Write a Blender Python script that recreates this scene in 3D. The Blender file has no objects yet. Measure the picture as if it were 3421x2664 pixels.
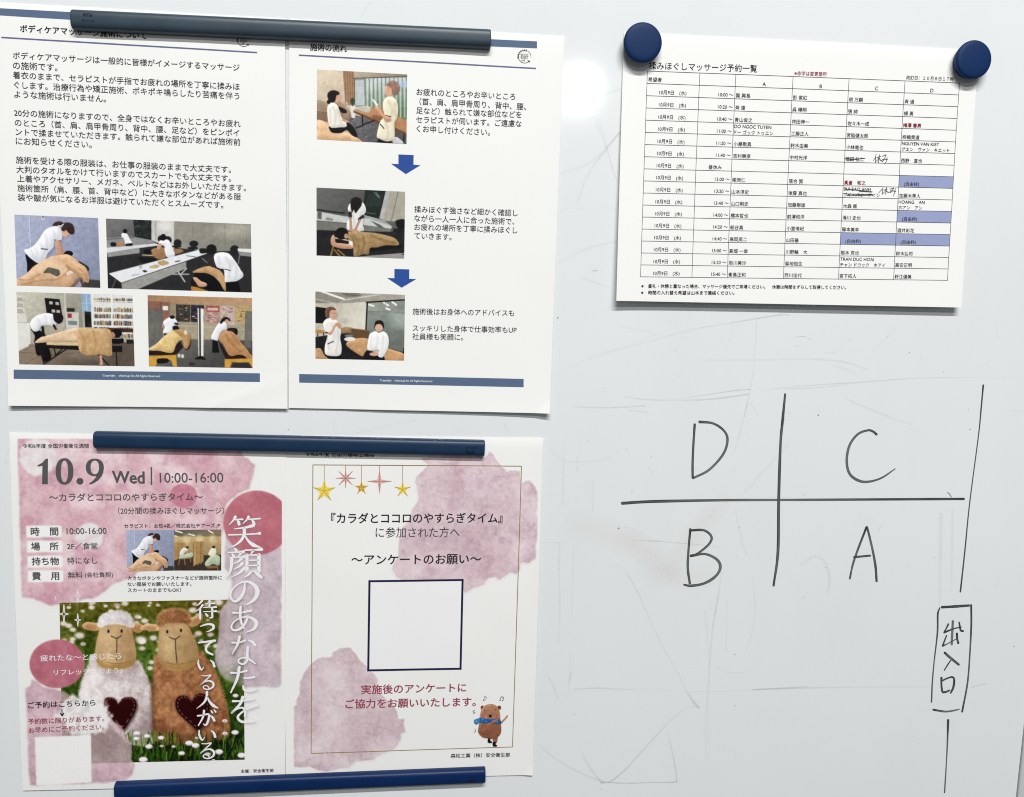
# A whiteboard with pinned notices, bar magnets and a marker sketch.
# Board millimetres: X right, Y down, lift = out of the board.  World metres: x = X, y = -lift, z = -Y.
import bpy, math, random
import numpy as np
from mathutils import Vector, Matrix
from mathutils.geometry import tessellate_polygon

random.seed(7)
rng = np.random.default_rng(11)
SC = bpy.context.scene
COL = SC.collection

# ------------------------------------------------------------------ camera
F = 2826.7826          # focal length in photo pixels (photo 3421 x 2664)
RC = np.array([[0.9946057624, -0.0285509841, -0.0997207036],
               [0.0158074415, 0.9918638495, -0.1263179672],
               [0.1025158632, 0.1240602489, 0.9869648182]])     # board -> camera (right, down, forward)
CC = np.array([321.31055718, -118.63014971, -684.29300344])     # camera centre, board mm


def w3(v):
    return Vector((v[0], v[2], -v[1]))


cam = bpy.data.objects.new('camera', bpy.data.cameras.new('camera'))
COL.objects.link(cam)
rx, ry, rz = w3(RC[0]), w3(-RC[1]), w3(-RC[2])
m = Matrix(((rx.x, ry.x, rz.x), (rx.y, ry.y, rz.y), (rx.z, ry.z, rz.z))).to_4x4()
m.translation = w3(CC) / 1000
cam.matrix_world = m
cam.data.sensor_fit = 'HORIZONTAL'
cam.data.sensor_width = 36.0
cam.data.lens = F / 3421 * 36.0
cam.data.clip_start = 0.02
cam.data.clip_end = 60
SC.camera = cam

# ------------------------------------------------------------------ world, lamps, exposure
wd = bpy.data.worlds.new('World')
SC.world = wd
wd.use_nodes = True
wd.node_tree.nodes['Background'].inputs[0].default_value = (0.93, 0.97, 1.0, 1)
wd.node_tree.nodes['Background'].inputs[1].default_value = 0.11


def lamp(name, X, up, out, sx, sy, power, target, col=(1.0, 0.993, 0.982)):
    d = bpy.data.lights.new(name, 'AREA')
    d.shape = 'RECTANGLE'
    d.size, d.size_y = sx, sy
    d.energy = power
    d.color = col
    o = bpy.data.objects.new(name, d)
    COL.objects.link(o)
    o.location = (X, -out, up)
    v = Vector(target) - Vector(o.location)
    o.rotation_euler = v.to_track_quat('-Z', 'Y').to_euler()
    return o


# rows of ceiling tubes running parallel to the board, and one small fitting far back in the room
lamp('ceiling_lamp', 0.62, 2.90, 2.60, 2.40, 0.09, 164.0, (0.62, 0, -0.1))
lamp('ceiling_lamp', 0.62, 2.90, 4.20, 2.40, 0.09, 62.0, (0.62, 0, -0.1))
lamp('ceiling_lamp', 1.29, 1.45, 5.00, 0.12, 0.12, 11.0, (0.45, 0, 0.0))

SC.view_settings.view_transform = 'Standard'
SC.view_settings.look = 'None'
SC.view_settings.exposure = 0.0
SC.view_settings.gamma = 1.0
SC.view_settings.use_curve_mapping = False
SC.render.engine = 'CYCLES'
SC.cycles.filter_width = 1.1


# ------------------------------------------------------------------ colour and material helpers
def s2l(c):
    c = np.asarray(c, float) / 255.0
    return np.where(c <= 0.04045, c / 12.92, ((c + 0.055) / 1.055) ** 2.4)


def rgba(c):
    r = s2l(c)
    return (float(r[0]), float(r[1]), float(r[2]), 1.0)


def new_mat(name):
    mt = bpy.data.materials.new(name)
    mt.use_nodes = True
    nt = mt.node_tree
    return mt, nt, nt.nodes['Principled BSDF']


def node(nt, typ, **kw):
    n = nt.nodes.new(typ)
    for k, v in kw.items():
        setattr(n, k, v)
    return n


PAPER_RGB = (235, 235, 233)


def grain(nt, bsdf, scale, strength, dist=0.0004, base=None, amt=0.0):
    tc = node(nt, 'ShaderNodeTexCoord')
    nz = node(nt, 'ShaderNodeTexNoise')
    nz.inputs['Scale'].default_value = scale
    nz.inputs['Detail'].default_value = 4
    nt.links.new(tc.outputs['Object'], nz.inputs['Vector'])
    bp = node(nt, 'ShaderNodeBump')
    bp.inputs['Strength'].default_value = strength
    bp.inputs['Distance'].default_value = dist
    nt.links.new(nz.outputs['Fac'], bp.inputs['Height'])
    nt.links.new(bp.outputs['Normal'], bsdf.inputs['Normal'])
    return tc, nz


def mat_paper():
    mt, nt, b = new_mat('paper')
    b.inputs['Base Color'].default_value = rgba(PAPER_RGB)
    b.inputs['Roughness'].default_value = 0.62
    b.inputs['Specular IOR Level'].default_value = 0.10
    grain(nt, b, 1100, 0.10, 0.00012)
    return mt


def mat_print(name='printed_ink_picture'):
    mt, nt, b = new_mat(name)
    a = node(nt, 'ShaderNodeAttribute', attribute_name='Col')
    nt.links.new(a.outputs['Color'], b.inputs['Base Color'])
    b.inputs['Roughness'].default_value = 0.55
    b.inputs['Specular IOR Level'].default_value = 0.10
    grain(nt, b, 1100, 0.10, 0.00012)
    return mt


def mat_ink(name, rgb, rough=0.6, fade=0.12):
    """toner: the colour with a little mottling where it thins out"""
    mt, nt, b = new_mat(name)
    tc, nz = grain(nt, b, 900, 0.06, 0.0001)
    r = node(nt, 'ShaderNodeMix', data_type='RGBA')
    c = s2l(rgb)
    lo = c * (1 - fade)
    hi = c * (1 + fade) + 0.006
    r.inputs[6].default_value = (*lo, 1)
    r.inputs[7].default_value = (*hi, 1)
    nt.links.new(nz.outputs['Fac'], r.inputs[0])
    nt.links.new(r.outputs[2], b.inputs['Base Color'])
    b.inputs['Roughness'].default_value = rough
    b.inputs['Specular IOR Level'].default_value = 0.08
    return mt


def mat_plastic(name, rgb, rough, dirt=0.0, spec=0.4):
    mt, nt, b = new_mat(name)
    tc, nz = grain(nt, b, 700, 0.10, 0.00012)
    n2 = node(nt, 'ShaderNodeTexNoise')
    n2.inputs['Scale'].default_value = 38
    n2.inputs['Detail'].default_value = 7
    nt.links.new(tc.outputs['Object'], n2.inputs['Vector'])
    r = node(nt, 'ShaderNodeMix', data_type='RGBA')
    c = s2l(rgb)
    r.inputs[6].default_value = (*(c * 0.88), 1)
    r.inputs[7].default_value = (*(c * 1.12 + 0.002 + dirt), 1)
    nt.links.new(n2.outputs['Fac'], r.inputs[0])
    nt.links.new(r.outputs[2], b.inputs['Base Color'])
    b.inputs['Roughness'].default_value = rough
    b.inputs['Specular IOR Level'].default_value = spec
    rr = node(nt, 'ShaderNodeMapRange')
    rr.inputs['To Min'].default_value = rough - 0.06
    rr.inputs['To Max'].default_value = rough + 0.08
    nt.links.new(n2.outputs['Fac'], rr.inputs['Value'])
    nt.links.new(rr.outputs['Result'], b.inputs['Roughness'])
    return mt


def mat_board():
    mt, nt, b = new_mat('whiteboard_enamel')
    tc = node(nt, 'ShaderNodeTexCoord')

    def noise(scale, detail, stretch=(1, 1, 1)):
        mp = node(nt, 'ShaderNodeMapping')
        mp.inputs['Scale'].default_value = stretch
        nt.links.new(tc.outputs['Object'], mp.inputs['Vector'])
        n = node(nt, 'ShaderNodeTexNoise')
        n.inputs['Scale'].default_value = scale
        n.inputs['Detail'].default_value = detail
        nt.links.new(mp.outputs['Vector'], n.inputs['Vector'])
        return n
    n1 = noise(7, 6)
    n2 = noise(16, 8, (1.0, 1, 0.25))
    base = s2l((224, 228, 229))
    r1 = node(nt, 'ShaderNodeMix', data_type='RGBA')
    r1.inputs[6].default_value = (*(base * 0.965), 1)
    r1.inputs[7].default_value = (*(base * 1.02), 1)
    nt.links.new(n1.outputs['Fac'], r1.inputs[0])
    # wiped marker dust: slightly greyer smears
    cr = node(nt, 'ShaderNodeMapRange')
    cr.inputs['From Min'].default_value = 0.52
    cr.inputs['From Max'].default_value = 0.78
    cr.inputs['To Max'].default_value = 0.16
    nt.links.new(n2.outputs['Fac'], cr.inputs['Value'])
    r2 = node(nt, 'ShaderNodeMix', data_type='RGBA')
    nt.links.new(cr.outputs['Result'], r2.inputs[0])
    nt.links.new(r1.outputs[2], r2.inputs[6])
    r2.inputs[7].default_value = (*(base * np.array([0.86, 0.87, 0.885])), 1)
    nt.links.new(r2.outputs[2], b.inputs['Base Color'])
    b.inputs['Specular IOR Level'].default_value = 0.5
    rr = node(nt, 'ShaderNodeMapRange')
    rr.inputs['To Min'].default_value = 0.06
    rr.inputs['To Max'].default_value = 0.09
    nt.links.new(n1.outputs['Fac'], rr.inputs['Value'])
    nt.links.new(rr.outputs['Result'], b.inputs['Roughness'])
    return mt


def mat_marker():
    mt, nt, b = new_mat('dry_marker_ink')
    a = node(nt, 'ShaderNodeAttribute', attribute_name='dens')
    r = node(nt, 'ShaderNodeMix', data_type='RGBA')
    r.inputs[6].default_value = rgba((128, 134, 131))
    r.inputs[7].default_value = rgba((18, 22, 21))
    nt.links.new(a.outputs['Fac'], r.inputs[0])
    nt.links.new(r.outputs[2], b.inputs['Base Color'])
    b.inputs['Roughness'].default_value = 0.5
    return mt


def mat_ghost(name, rgb):
    mt, nt, b = new_mat(name)
    b.inputs['Base Color'].default_value = rgba(rgb)
    b.inputs['Roughness'].default_value = 0.3
    a = node(nt, 'ShaderNodeAttribute', attribute_name='dens')
    nt.links.new(a.outputs['Fac'], b.inputs['Alpha'])
    return mt


PAPER = mat_paper()
PRINT = mat_print()
BLACK = mat_ink('black_toner', (30, 30, 34))
SOFTBLACK = mat_ink('dark_grey_toner', (56, 56, 60))
GREYINK = mat_ink('charcoal_toner', (82, 84, 84))
REDINK = mat_ink('red_toner', (140, 32, 36))
ROSEINK = mat_ink('rose_toner', (150, 66, 84))
SLATE = mat_ink('slate_blue_toner', (86, 104, 130))
RULE = mat_ink('rule_blue_toner', (94, 102, 134))
ARROWBLUE = mat_ink('royal_blue_toner', (44, 78, 150))
CELLBLUE = mat_ink('pale_blue_toner', (146, 156, 192))
NAVY = mat_ink('navy_toner', (26, 30, 66))
WHITEINK = mat_ink('unprinted_white', (236, 235, 236), fade=0.0)
GOLD = mat_ink('gold_line_toner', (142, 116, 62))
YELLOW = mat_ink('yellow_star_toner', (232, 208, 84))
PINKSTAR = mat_ink('pink_star_toner', (212, 168, 166))
COPPER = mat_ink('copper_line_toner', (168, 118, 74))
LINE = mat_ink('grid_line_toner', (52, 52, 62))
MARKER = mat_marker()
GHOST = mat_ghost('wiped_marker_trace', (96, 100, 108))
PINKGHOST = mat_ghost('wiped_red_trace', (214, 150, 140))
BOARD = mat_board()


# ------------------------------------------------------------------ noise
_T = rng.random((256, 256))


def vnoise(x, y):
    xi = np.floor(x).astype(int)
    yi = np.floor(y).astype(int)
    fx = x - xi
    fy = y - yi
    fx = fx * fx * (3 - 2 * fx)
    fy = fy * fy * (3 - 2 * fy)
    a = _T[xi & 255, yi & 255]
    b = _T[(xi + 1) & 255, yi & 255]
    c = _T[xi & 255, (yi + 1) & 255]
    d = _T[(xi + 1) & 255, (yi + 1) & 255]
    return (a * (1 - fx) + b * fx) * (1 - fy) + (c * (1 - fx) + d * fx) * fy


def fbm(x, y, s, o=4, seed=0):
    r = np.zeros_like(x, dtype=float)
    amp, tot = 1.0, 0.0
    for k in range(o):
        f = 2.0 ** k / s
        r += amp * vnoise(x * f + 17.3 * (k + 1) + seed * 7.7, y * f + 9.1 * (k + 1) + seed * 3.3)
        tot += amp
        amp *= 0.55
    return r / tot


# ------------------------------------------------------------------ photo pixels -> board
CROP = {'A': (0, 0, 2.2515), 'B': (0, 650, 2.2515), 'C': (930, 0, 2.184), 'D': (930, 600, 2.126),
        'E': (2000, 50, 3.0333), 'F': (2650, 50, 2.912), 'G': (2000, 550, 3.0333), 'H': (2650, 550, 2.912),
        'I': (0, 1400, 2.2515), 'J': (0, 2000, 2.2515), 'K': (930, 1400, 2.184), 'L': (930, 2000, 2.184),
        'M': (1900, 1200, 1.1617), 'N': (2900, 1900, 2.2265), 'O': (1800, 1000, 1.3473), 'P': (1800, 1300, 2.8343),
        'Q': (1800, 1900, 2.2267), 'R': (1500, 0, 1.3086), 'S': (0, 0, 1.0)}


def px(c, pts):
    ox, oy, s = CROP[c]
    p = np.atleast_2d(np.asarray(pts, float))[:, :2]
    return p / s + np.array([ox, oy])


def board_at(p, lift=0.0):
    """photo pixel -> point of the plane at the given lift above the board (mm)"""
    p = np.atleast_2d(p)
    d = np.stack([(p[:, 0] - 1710.5) / F, (p[:, 1] - 1332.0) / F, np.ones(len(p))], 1) @ RC
    k = (-lift - CC[2]) / d[:, 2]
    return (CC + d * np.asarray(k)[:, None])[:, :2]


class Sheet:
    def __init__(s, x, y, th, w, h, lift):
        s.x, s.y, s.c, s.s, s.w, s.h, s.f = x, y, math.cos(th), math.sin(th), w, h, lift

    def lift(s, uv):
        return s.f(uv[:, 0], uv[:, 1])

    def loc(s, p):
        p = np.atleast_2d(p)
        L = np.full(len(p), 1.0)
        for _ in range(4):
            b = board_at(p, L) - np.array([s.x, s.y])
            uv = np.stack([b[:, 0] * s.c + b[:, 1] * s.s, -b[:, 0] * s.s + b[:, 1] * s.c], 1)
            L = s.lift(uv)
        return uv

    def local(s, uv, layer=0.0):
        """sheet mm -> object space (metres) of the sheet"""
        X = s.c * uv[:, 0] - s.s * uv[:, 1]
        Y = s.s * uv[:, 0] + s.c * uv[:, 1]
        return np.stack([X, -(s.lift(uv) + layer), -Y], 1) / 1000

    def origin(s):
        return Vector((s.x / 1000, 0, -s.y / 1000))


# ------------------------------------------------------------------ mesh helpers
def tag(o, label, cat=None, group=None, kind=None):
    if label:
        o['label'] = label
    if cat:
        o['category'] = cat
    if group:
        o['group'] = group
    if kind:
        o['kind'] = kind
    return o


def mesh_obj(name, verts, faces, mat, parent=None, loc=None, smooth=False, col=None, dens=None):
    me = bpy.data.meshes.new(name)
    verts = np.asarray(verts, float)
    if isinstance(faces, np.ndarray):
        n, k = faces.shape
        me.vertices.add(len(verts))
        me.vertices.foreach_set('co', verts.astype(np.float32).ravel())
        me.loops.add(n * k)
        me.loops.foreach_set('vertex_index', faces.astype(np.int32).ravel())
        me.polygons.add(n)
        me.polygons.foreach_set('loop_start', np.arange(0, n * k, k, dtype=np.int32))
        me.update(calc_edges=True)
    else:
        me.from_pydata([tuple(v) for v in verts], [], [tuple(f) for f in faces])
        me.update()
    if col is not None:
        at = me.attributes.new('Col', 'FLOAT_COLOR', 'POINT')
        c = np.ones((len(verts), 4), np.float32)
        c[:, :3] = col
        at.data.foreach_set('color', c.ravel())
    if dens is not None:
        at = me.attributes.new('dens', 'FLOAT', 'POINT')
        at.data.foreach_set('value', np.asarray(dens, np.float32))
    me.validate()
    if smooth:
        me.polygons.foreach_set('use_smooth', np.ones(len(me.polygons), bool))
    me.materials.append(mat)
    o = bpy.data.objects.new(name, me)
    COL.objects.link(o)
    if parent is not None:
        o.parent = parent
    if loc is not None:
        o.location = loc
    return o


def grid_faces(nx, ny):
    i = np.arange(nx - 1)[None, :] + nx * np.arange(ny - 1)[:, None]
    i = i.ravel()
    return np.stack([i, i + nx, i + nx + 1, i + 1], 1)


# --- text -------------------------------------------------------------
_tc = {}


def glyphs(s, bold=0.0):
    key = (s, bold)
    if key not in _tc:
        c = bpy.data.curves.new('lettering', 'FONT')
        c.body = s
        c.resolution_u = 3
        c.offset = bold
        o = bpy.data.objects.new('lettering', c)
        COL.objects.link(o)
        bpy.context.view_layer.update()
        dg = bpy.context.evaluated_depsgraph_get()
        me = bpy.data.meshes.new_from_object(o.evaluated_get(dg))
        v = np.empty(len(me.vertices) * 3)
        me.vertices.foreach_get('co', v)
        f = [tuple(p.vertices) for p in me.polygons]
        bpy.data.meshes.remove(me)
        bpy.data.objects.remove(o)
        bpy.data.curves.remove(c)
        _tc[key] = (v.reshape(-1, 3)[:, :2], f)
    return _tc[key]


_g = glyphs('国')[0]
GMID = (_g[:, 1].min() + _g[:, 1].max()) / 2        # middle height of a full-width character
_g2 = glyphs('国国')[0]
EM = _g2[:, 0].max() - _g[:, 0].max()                # advance of one full-width character
_h = glyphs('H')[0]
LMID = (_h[:, 1].min() + _h[:, 1].max()) / 2


class Art:
    """collects flat pieces (sheet mm) that become one printed part"""

    def __init__(s, sheet):
        s.sh, s.v, s.f, s.n, s.z = sheet, [], [], 0, []

    def add(s, uv, faces, dz=0.0):
        s.z.append(np.full(len(uv), dz))
        s.v.append(np.asarray(uv, float))
        s.f += [tuple(i + s.n for i in f) for f in faces]
        s.n += len(uv)

    def letters(s, org, ex, ey, g, f, bold):
        """heavier weights are printed as slightly shifted impressions"""
        base = org + g[:, :1] * ex + g[:, 1:] * ey
        if bold < 0.002:
            s.add(base, f)
        elif bold < 0.010:
            k = bold * EM
            s.add(base - k * ex, f)
            s.add(base + k * ex, f, 0.006)
        else:
            k = bold * 0.9 * EM
            for i, (dx, dy) in enumerate(((-k, 0), (k, 0), (0, k * .7), (0, -k * .7))):
                s.add(base + dx * ex + dy * ey, f, 0.006 * i)

    def text(s, t, crop, p0, p1, asp=1.0, bold=0.0, latin=False):
        """a line whose ink runs from p0 to p1 (crop pixels at mid height)"""
        v, f = glyphs(t)
        q = s.sh.loc(px(crop, [p0, p1]))
        x0, x1 = v[:, 0].min(), v[:, 0].max()
        ex = (q[1] - q[0]) / (x1 - x0)
        ey = np.array([ex[1], -ex[0]]) * asp
        mid = LMID if latin else GMID
        s.letters(q[0], ex, ey, v - np.array([x0, mid]), f, bold)
        return s

    def poly(s, pts_uv):
        p = np.asarray(pts_uv, float)
        tri = tessellate_polygon([[Vector((a, b, 0)) for a, b in p]])
        s.add(p, tri)
        return s

    def polypx(s, crop, pts):
        return s.poly(s.sh.loc(px(crop, pts)))

    def quad(s, q, step=6.0):
        """four uv corners (TL TR BR BL), filled with a grid"""
        q = np.asarray(q, float)
        nx = max(2, int(np.linalg.norm(q[1] - q[0]) / step) + 2)
        ny = max(2, int(np.linalg.norm(q[3] - q[0]) / step) + 2)
        S, T = np.meshgrid(np.linspace(0, 1, nx), np.linspace(0, 1, ny))
        S, T = S.ravel()[:, None], T.ravel()[:, None]
        uv = q[0] * (1 - S) * (1 - T) + q[1] * S * (1 - T) + q[2] * S * T + q[3] * (1 - S) * T
        s.add(uv, grid_faces(nx, ny).tolist())
        return s

    def quadpx(s, crop, pts, step=6.0):
        return s.quad(s.sh.loc(px(crop, pts)), step)

    def rule(s, a, b, wmm):
        a, b = np.asarray(a, float), np.asarray(b, float)
        d = (b - a) / np.linalg.norm(b - a)
        n = np.array([-d[1], d[0]]) * wmm / 2
        return s.quad([a - n, b - n, b + n, a + n])

    def rulepx(s, crop, a, b, wmm):
        q = s.sh.loc(px(crop, [a, b]))
        return s.rule(q[0], q[1], wmm)

    def stroke(s, uv, w):
        v, f, _ = ribbon(uv, w, 1)
        s.add(v, f)
        return s

    def strokepx(s, crop, pts, wmm):
        uv = spline(s.sh.loc(px(crop, pts)))
        return s.stroke(uv, np.full(len(uv), wmm) if np.isscalar(wmm) else np.interp(np.linspace(0, 1, len(uv)), np.linspace(0, 1, len(wmm)), wmm))

    def disc(s, c, rx, ry, n=40, r_in=0.0):
        a = np.linspace(0, 2 * math.pi, n, endpoint=False)
        ring = np.stack([np.cos(a) * rx, np.sin(a) * ry], 1)
        if r_in:
            uv = np.concatenate([c + ring, c + ring * r_in])
            s.add(uv, [(i, (i + 1) % n, n + (i + 1) % n, n + i) for i in range(n)])
        else:
            s.add(np.concatenate([[c], c + ring]), [(0, i + 1, (i + 1) % n + 1) for i in range(n)])
        return s

    def make(s, name, mat, parent, layer, label=None):
        v = s.sh.local(np.concatenate(s.v), layer + np.concatenate(s.z))
        # all faces look out of the board (-y)
        fs = []
        for f in s.f:
            a, b, c = v[f[0]], v[f[1]], v[f[2]]
            ny = (b[2] - a[2]) * (c[0] - a[0]) - (b[0] - a[0]) * (c[2] - a[2])
            fs.append(f if ny < 0 else f[::-1])
        o = mesh_obj(name, v, fs, mat, parent)
        if label:
            o['label'] = label
        return o


def spline(p, k=10, closed=False):
    """Catmull-Rom through the points"""
    p = np.asarray(p, float)
    if len(p) < 3:
        t = np.linspace(0, 1, max(k, 6))[:, None]
        return p[0] * (1 - t) + p[-1] * t
    q = np.concatenate([p[-1:], p, p[:2]]) if closed else np.concatenate([[2 * p[0] - p[1]], p, [2 * p[-1] - p[-2]]])
    out = []
    t = np.linspace(0, 1, k, endpoint=False)[:, None]
    for i in range(len(q) - 3):
        a, b, c, d = q[i:i + 4]
        out.append(0.5 * (2 * b + (c - a) * t + (2 * a - 5 * b + 4 * c - d) * t * t + (3 * b - a - 3 * c + d) * t ** 3))
    if not closed:
        out.append(p[-1:])
    return np.concatenate(out)


def ribbon(c, w, across=1):
    """a stroke of varying width along centre line c; returns verts, faces, (along, across) parameters"""
    c = np.asarray(c, float)
    d = np.gradient(c, axis=0)
    d /= np.linalg.norm(d, axis=1)[:, None] + 1e-9
    nrm = np.stack([-d[:, 1], d[:, 0]], 1)
    w = np.asarray(w, float)
    # rounded ends
    e0, e1 = d[0] * w[0] * 0.35, d[-1] * w[-1] * 0.35
    c = np.concatenate([[c[0] - e0], c, [c[-1] + e1]])
    nrm = np.concatenate([nrm[:1], nrm, nrm[-1:]])
    w = np.concatenate([[w[0] * 0.55], w, [w[-1] * 0.55]])
    k = across + 1
    t = np.linspace(-0.5, 0.5, k)
    v = (c[:, None, :] + nrm[:, None, :] * (w[:, None] * t[None, :])[..., None]).reshape(-1, 2)
    n = len(c)
    f = [(i * k + j, i * k + j + 1, (i + 1) * k + j + 1, (i + 1) * k + j) for i in range(n - 1) for j in range(k - 1)]
    par = np.stack(np.meshgrid(np.linspace(0, 1, n), t, indexing='ij'), -1).reshape(-1, 2)
    return v, f, par


# ------------------------------------------------------------------ picture painter
def inpoly(X, Y, P):
    r = np.zeros(X.shape, bool)
    x0, y0 = P[-1]
    for x1, y1 in P:
        if y0 != y1:
            c = ((y1 > Y) != (y0 > Y)) & (X < (x0 - x1) * (Y - y1) / (y0 - y1) + x1)
            r ^= c
        x0, y0 = x1, y1
    return r


def box(mk, r):
    """separable box blur"""
    if r < 1:
        return mk
    for ax in (0, 1):
        p = np.pad(mk, [(r + 1, r) if a == ax else (0, 0) for a in (0, 1)], mode='edge')
        cs = np.cumsum(p, axis=ax)
        n = mk.shape[ax]
        hi = np.take(cs, np.arange(2 * r + 1, 2 * r + 1 + n), axis=ax)
        lo = np.take(cs, np.arange(0, n), axis=ax)
        mk = (hi - lo) / (2 * r + 1)
    return mk


class Pic:
    """paints one printed picture in the coordinates of a crop; corners TL TR BR BL"""

    def __init__(s, quad, wmm, hmm, bg=(255, 255, 255), res=0.45, ss=2):
        s.nx, s.ny, s.ss = int(wmm / res) + 1, int(hmm / res) + 1, ss
        q = np.asarray(quad, float)
        u = (np.arange(s.nx * ss) + 0.5) / (s.nx * ss)
        v = (np.arange(s.ny * ss) + 0.5) / (s.ny * ss)
        S, T = np.meshgrid(u, v)
        S, T = S[..., None], T[..., None]
        P = q[0] * (1 - S) * (1 - T) + q[1] * S * (1 - T) + q[2] * S * T + q[3] * (1 - S) * T
        s.X, s.Y = P[..., 0], P[..., 1]
        s.S, s.T = S[..., 0], T[..., 0]
        s.pp = np.linalg.norm(q[1] - q[0]) / (s.nx * ss)     # crop pixels per sample
        s.img = np.ones(s.X.shape + (3,)) * np.asarray(bg, float)
        s.a = np.ones(s.X.shape)
        s.relief = 0.5
        s.xm, s.ym = s.X[s.ny * ss // 2], s.Y[:, s.nx * ss // 2]
        s.mx, s.my = np.abs(s.X - s.xm[None]).max() + 2 * s.pp, np.abs(s.Y - s.ym[:, None]).max() + 2 * s.pp

    def win(s, x0, x1, y0, y1):
        a, b = np.searchsorted(s.xm, [x0 - s.mx, x1 + s.mx])
        c, d = np.searchsorted(s.ym, [y0 - s.my, y1 + s.my])
        return (slice(c, max(d, c)), slice(a, max(b, a)))

    def lay(s, mk, col):
        col = np.asarray(col, float)
        s.img += (col - s.img) * mk[..., None]

    def mask(s, pts, smooth=False, warp=None):
        P = spline(pts, 6, True) if smooth else np.asarray(pts, float)
        X, Y = s.X, s.Y
        if warp:
            X = X + warp[0] * 2 * (fbm(s.X, s.Y, warp[1], 4, 1) - 0.5)
            Y = Y + warp[0] * 2 * (fbm(s.X, s.Y, warp[1], 4, 2) - 0.5)
        mn, mx = P.min(0), P.max(0)
        near = (X > mn[0]) & (X < mx[0]) & (Y > mn[1]) & (Y < mx[1])
        r = np.zeros(X.shape)
        if near.any():
            r[near] = inpoly(X[near], Y[near], P)
        return r

    def poly(s, pts, col, a=1.0, smooth=False, soft=0, warp=None, tex=None):
        mk = s.mask(pts, smooth, warp)
        body = smooth and not soft and a > 0.9 and s.relief
        if soft:
            r = max(1, int(soft / s.pp))
            mk = box(box(mk, r), r)
        if tex:
            n = fbm(s.X, s.Y, tex[0], 3, 5)[..., None] - 0.5
            s.lay(mk * a, np.asarray(col, float) + n * tex[1] * 2)
        else:
            s.lay(mk * a, col)
        if body:
            P = np.asarray(pts, float)
            size = min(np.ptp(P[:, 0]), np.ptp(P[:, 1])) / s.pp
            r = int(np.clip(size * 0.10, 2, 26))
            ys, xs = np.nonzero(mk)
            if len(ys):
                y0, y1, x0, x1 = max(ys.min() - 4 * r, 0), ys.max() + 4 * r, max(xs.min() - 4 * r, 0), xs.max() + 4 * r
                sub = mk[y0:y1, x0:x1]
                sm = box(box(np.pad(sub, 2 * r), r), r)
                k = 2 * r
                d1 = sm[k + r:k + r + sub.shape[0], k + r // 2:k + r // 2 + sub.shape[1]]
                d0 = sm[k - r:k - r + sub.shape[0], k - r // 2:k - r // 2 + sub.shape[1]]
                lum = s.img[y0:y1, x0:x1].mean(-1, keepdims=True)
                s.img[y0:y1, x0:x1] += ((d1 - d0) * sub)[..., None] * (14 + 0.22 * lum) * s.relief
                # contact shade just outside the shape, low and to the right
                out = box(box(np.pad(sub, 2 * r), max(r // 2, 1)), max(r // 2, 1))
                q = max(r // 3, 1)
                o = out[k - q:k - q + sub.shape[0], k - q:k - q + sub.shape[1]] * (1 - sub)
                s.img[y0:y1, x0:x1] *= 1 - 0.34 * o[..., None] * s.relief
        return s

    def blob(s, pts, col, **k):
        return s.poly(pts, col, smooth=True, **k)

    def ell(s, cx, cy, rx, ry, col, a=1.0, soft=0.0, warp=None, tex=None):
        g = max(rx, ry) * 0 + soft + (warp[0] * 2 if warp else 0) + 2
        w = s.win(cx - rx - g, cx + rx + g, cy - ry - g, cy + ry + g)
        X, Y = s.X[w], s.Y[w]
        if not X.size:
            return s
        if warp:
            X, Y = X + warp[0] * 2 * (fbm(X, Y, warp[1], 4, 3) - 0.5), Y + warp[0] * 2 * (fbm(X, Y, warp[1], 4, 4) - 0.5)
        d = np.sqrt(((X - cx) / rx) ** 2 + ((Y - cy) / ry) ** 2)
        e = max(soft / min(rx, ry), 1e-3)
        mk = np.clip((1 + e / 2 - d) / e, 0, 1)
        c = np.asarray(col, float)
        if tex:
            c = c + (fbm(s.X[w], s.Y[w], tex[0], 3, 6)[..., None] - 0.5) * tex[1] * 2
        s.img[w] += (c - s.img[w]) * (mk * a)[..., None]
        return s

    def line(s, pts, w, col, a=1.0, smooth=False, soft=0.6):
        P = spline(pts, 8) if smooth else np.asarray(pts, float)
        e = max(soft * s.pp * 1.5, soft)
        g = w / 2 + e + 1
        wd = s.win(P[:, 0].min() - g, P[:, 0].max() + g, P[:, 1].min() - g, P[:, 1].max() + g)
        X, Y = s.X[wd], s.Y[wd]
        if not X.size:
            return s
        d2 = np.full(X.shape, 1e18)
        for (x0, y0), (x1, y1) in zip(P[:-1], P[1:]):
            dx, dy = x1 - x0, y1 - y0
            t = np.clip(((X - x0) * dx + (Y - y0) * dy) / (dx * dx + dy * dy + 1e-9), 0, 1)
            d2 = np.minimum(d2, (X - x0 - t * dx) ** 2 + (Y - y0 - t * dy) ** 2)
        mk = np.clip((w / 2 + e / 2 - np.sqrt(d2)) / e, 0, 1) * a
        s.img[wd] += (np.asarray(col, float) - s.img[wd]) * mk[..., None]
        return s

    def grad(s, pts, c0, c1, p0, p1, a=1.0, smooth=False, soft=0):
        """polygon with a colour ramp from p0 to p1"""
        mk = s.mask(pts, smooth)
        if soft:
            mk = box(mk, max(1, int(soft / s.pp)))
        d = np.asarray(p1, float) - np.asarray(p0, float)
        t = np.clip(((s.X - p0[0]) * d[0] + (s.Y - p0[1]) * d[1]) / (d @ d), 0, 1)[..., None]
        s.lay(mk * a, np.asarray(c0, float) * (1 - t) + np.asarray(c1, float) * t)
        return s

    def noise(s, amp, scale, seed=0):
        s.img += (fbm(s.X, s.Y, scale, 3, seed)[..., None] - 0.5) * 2 * amp
        return s

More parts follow.
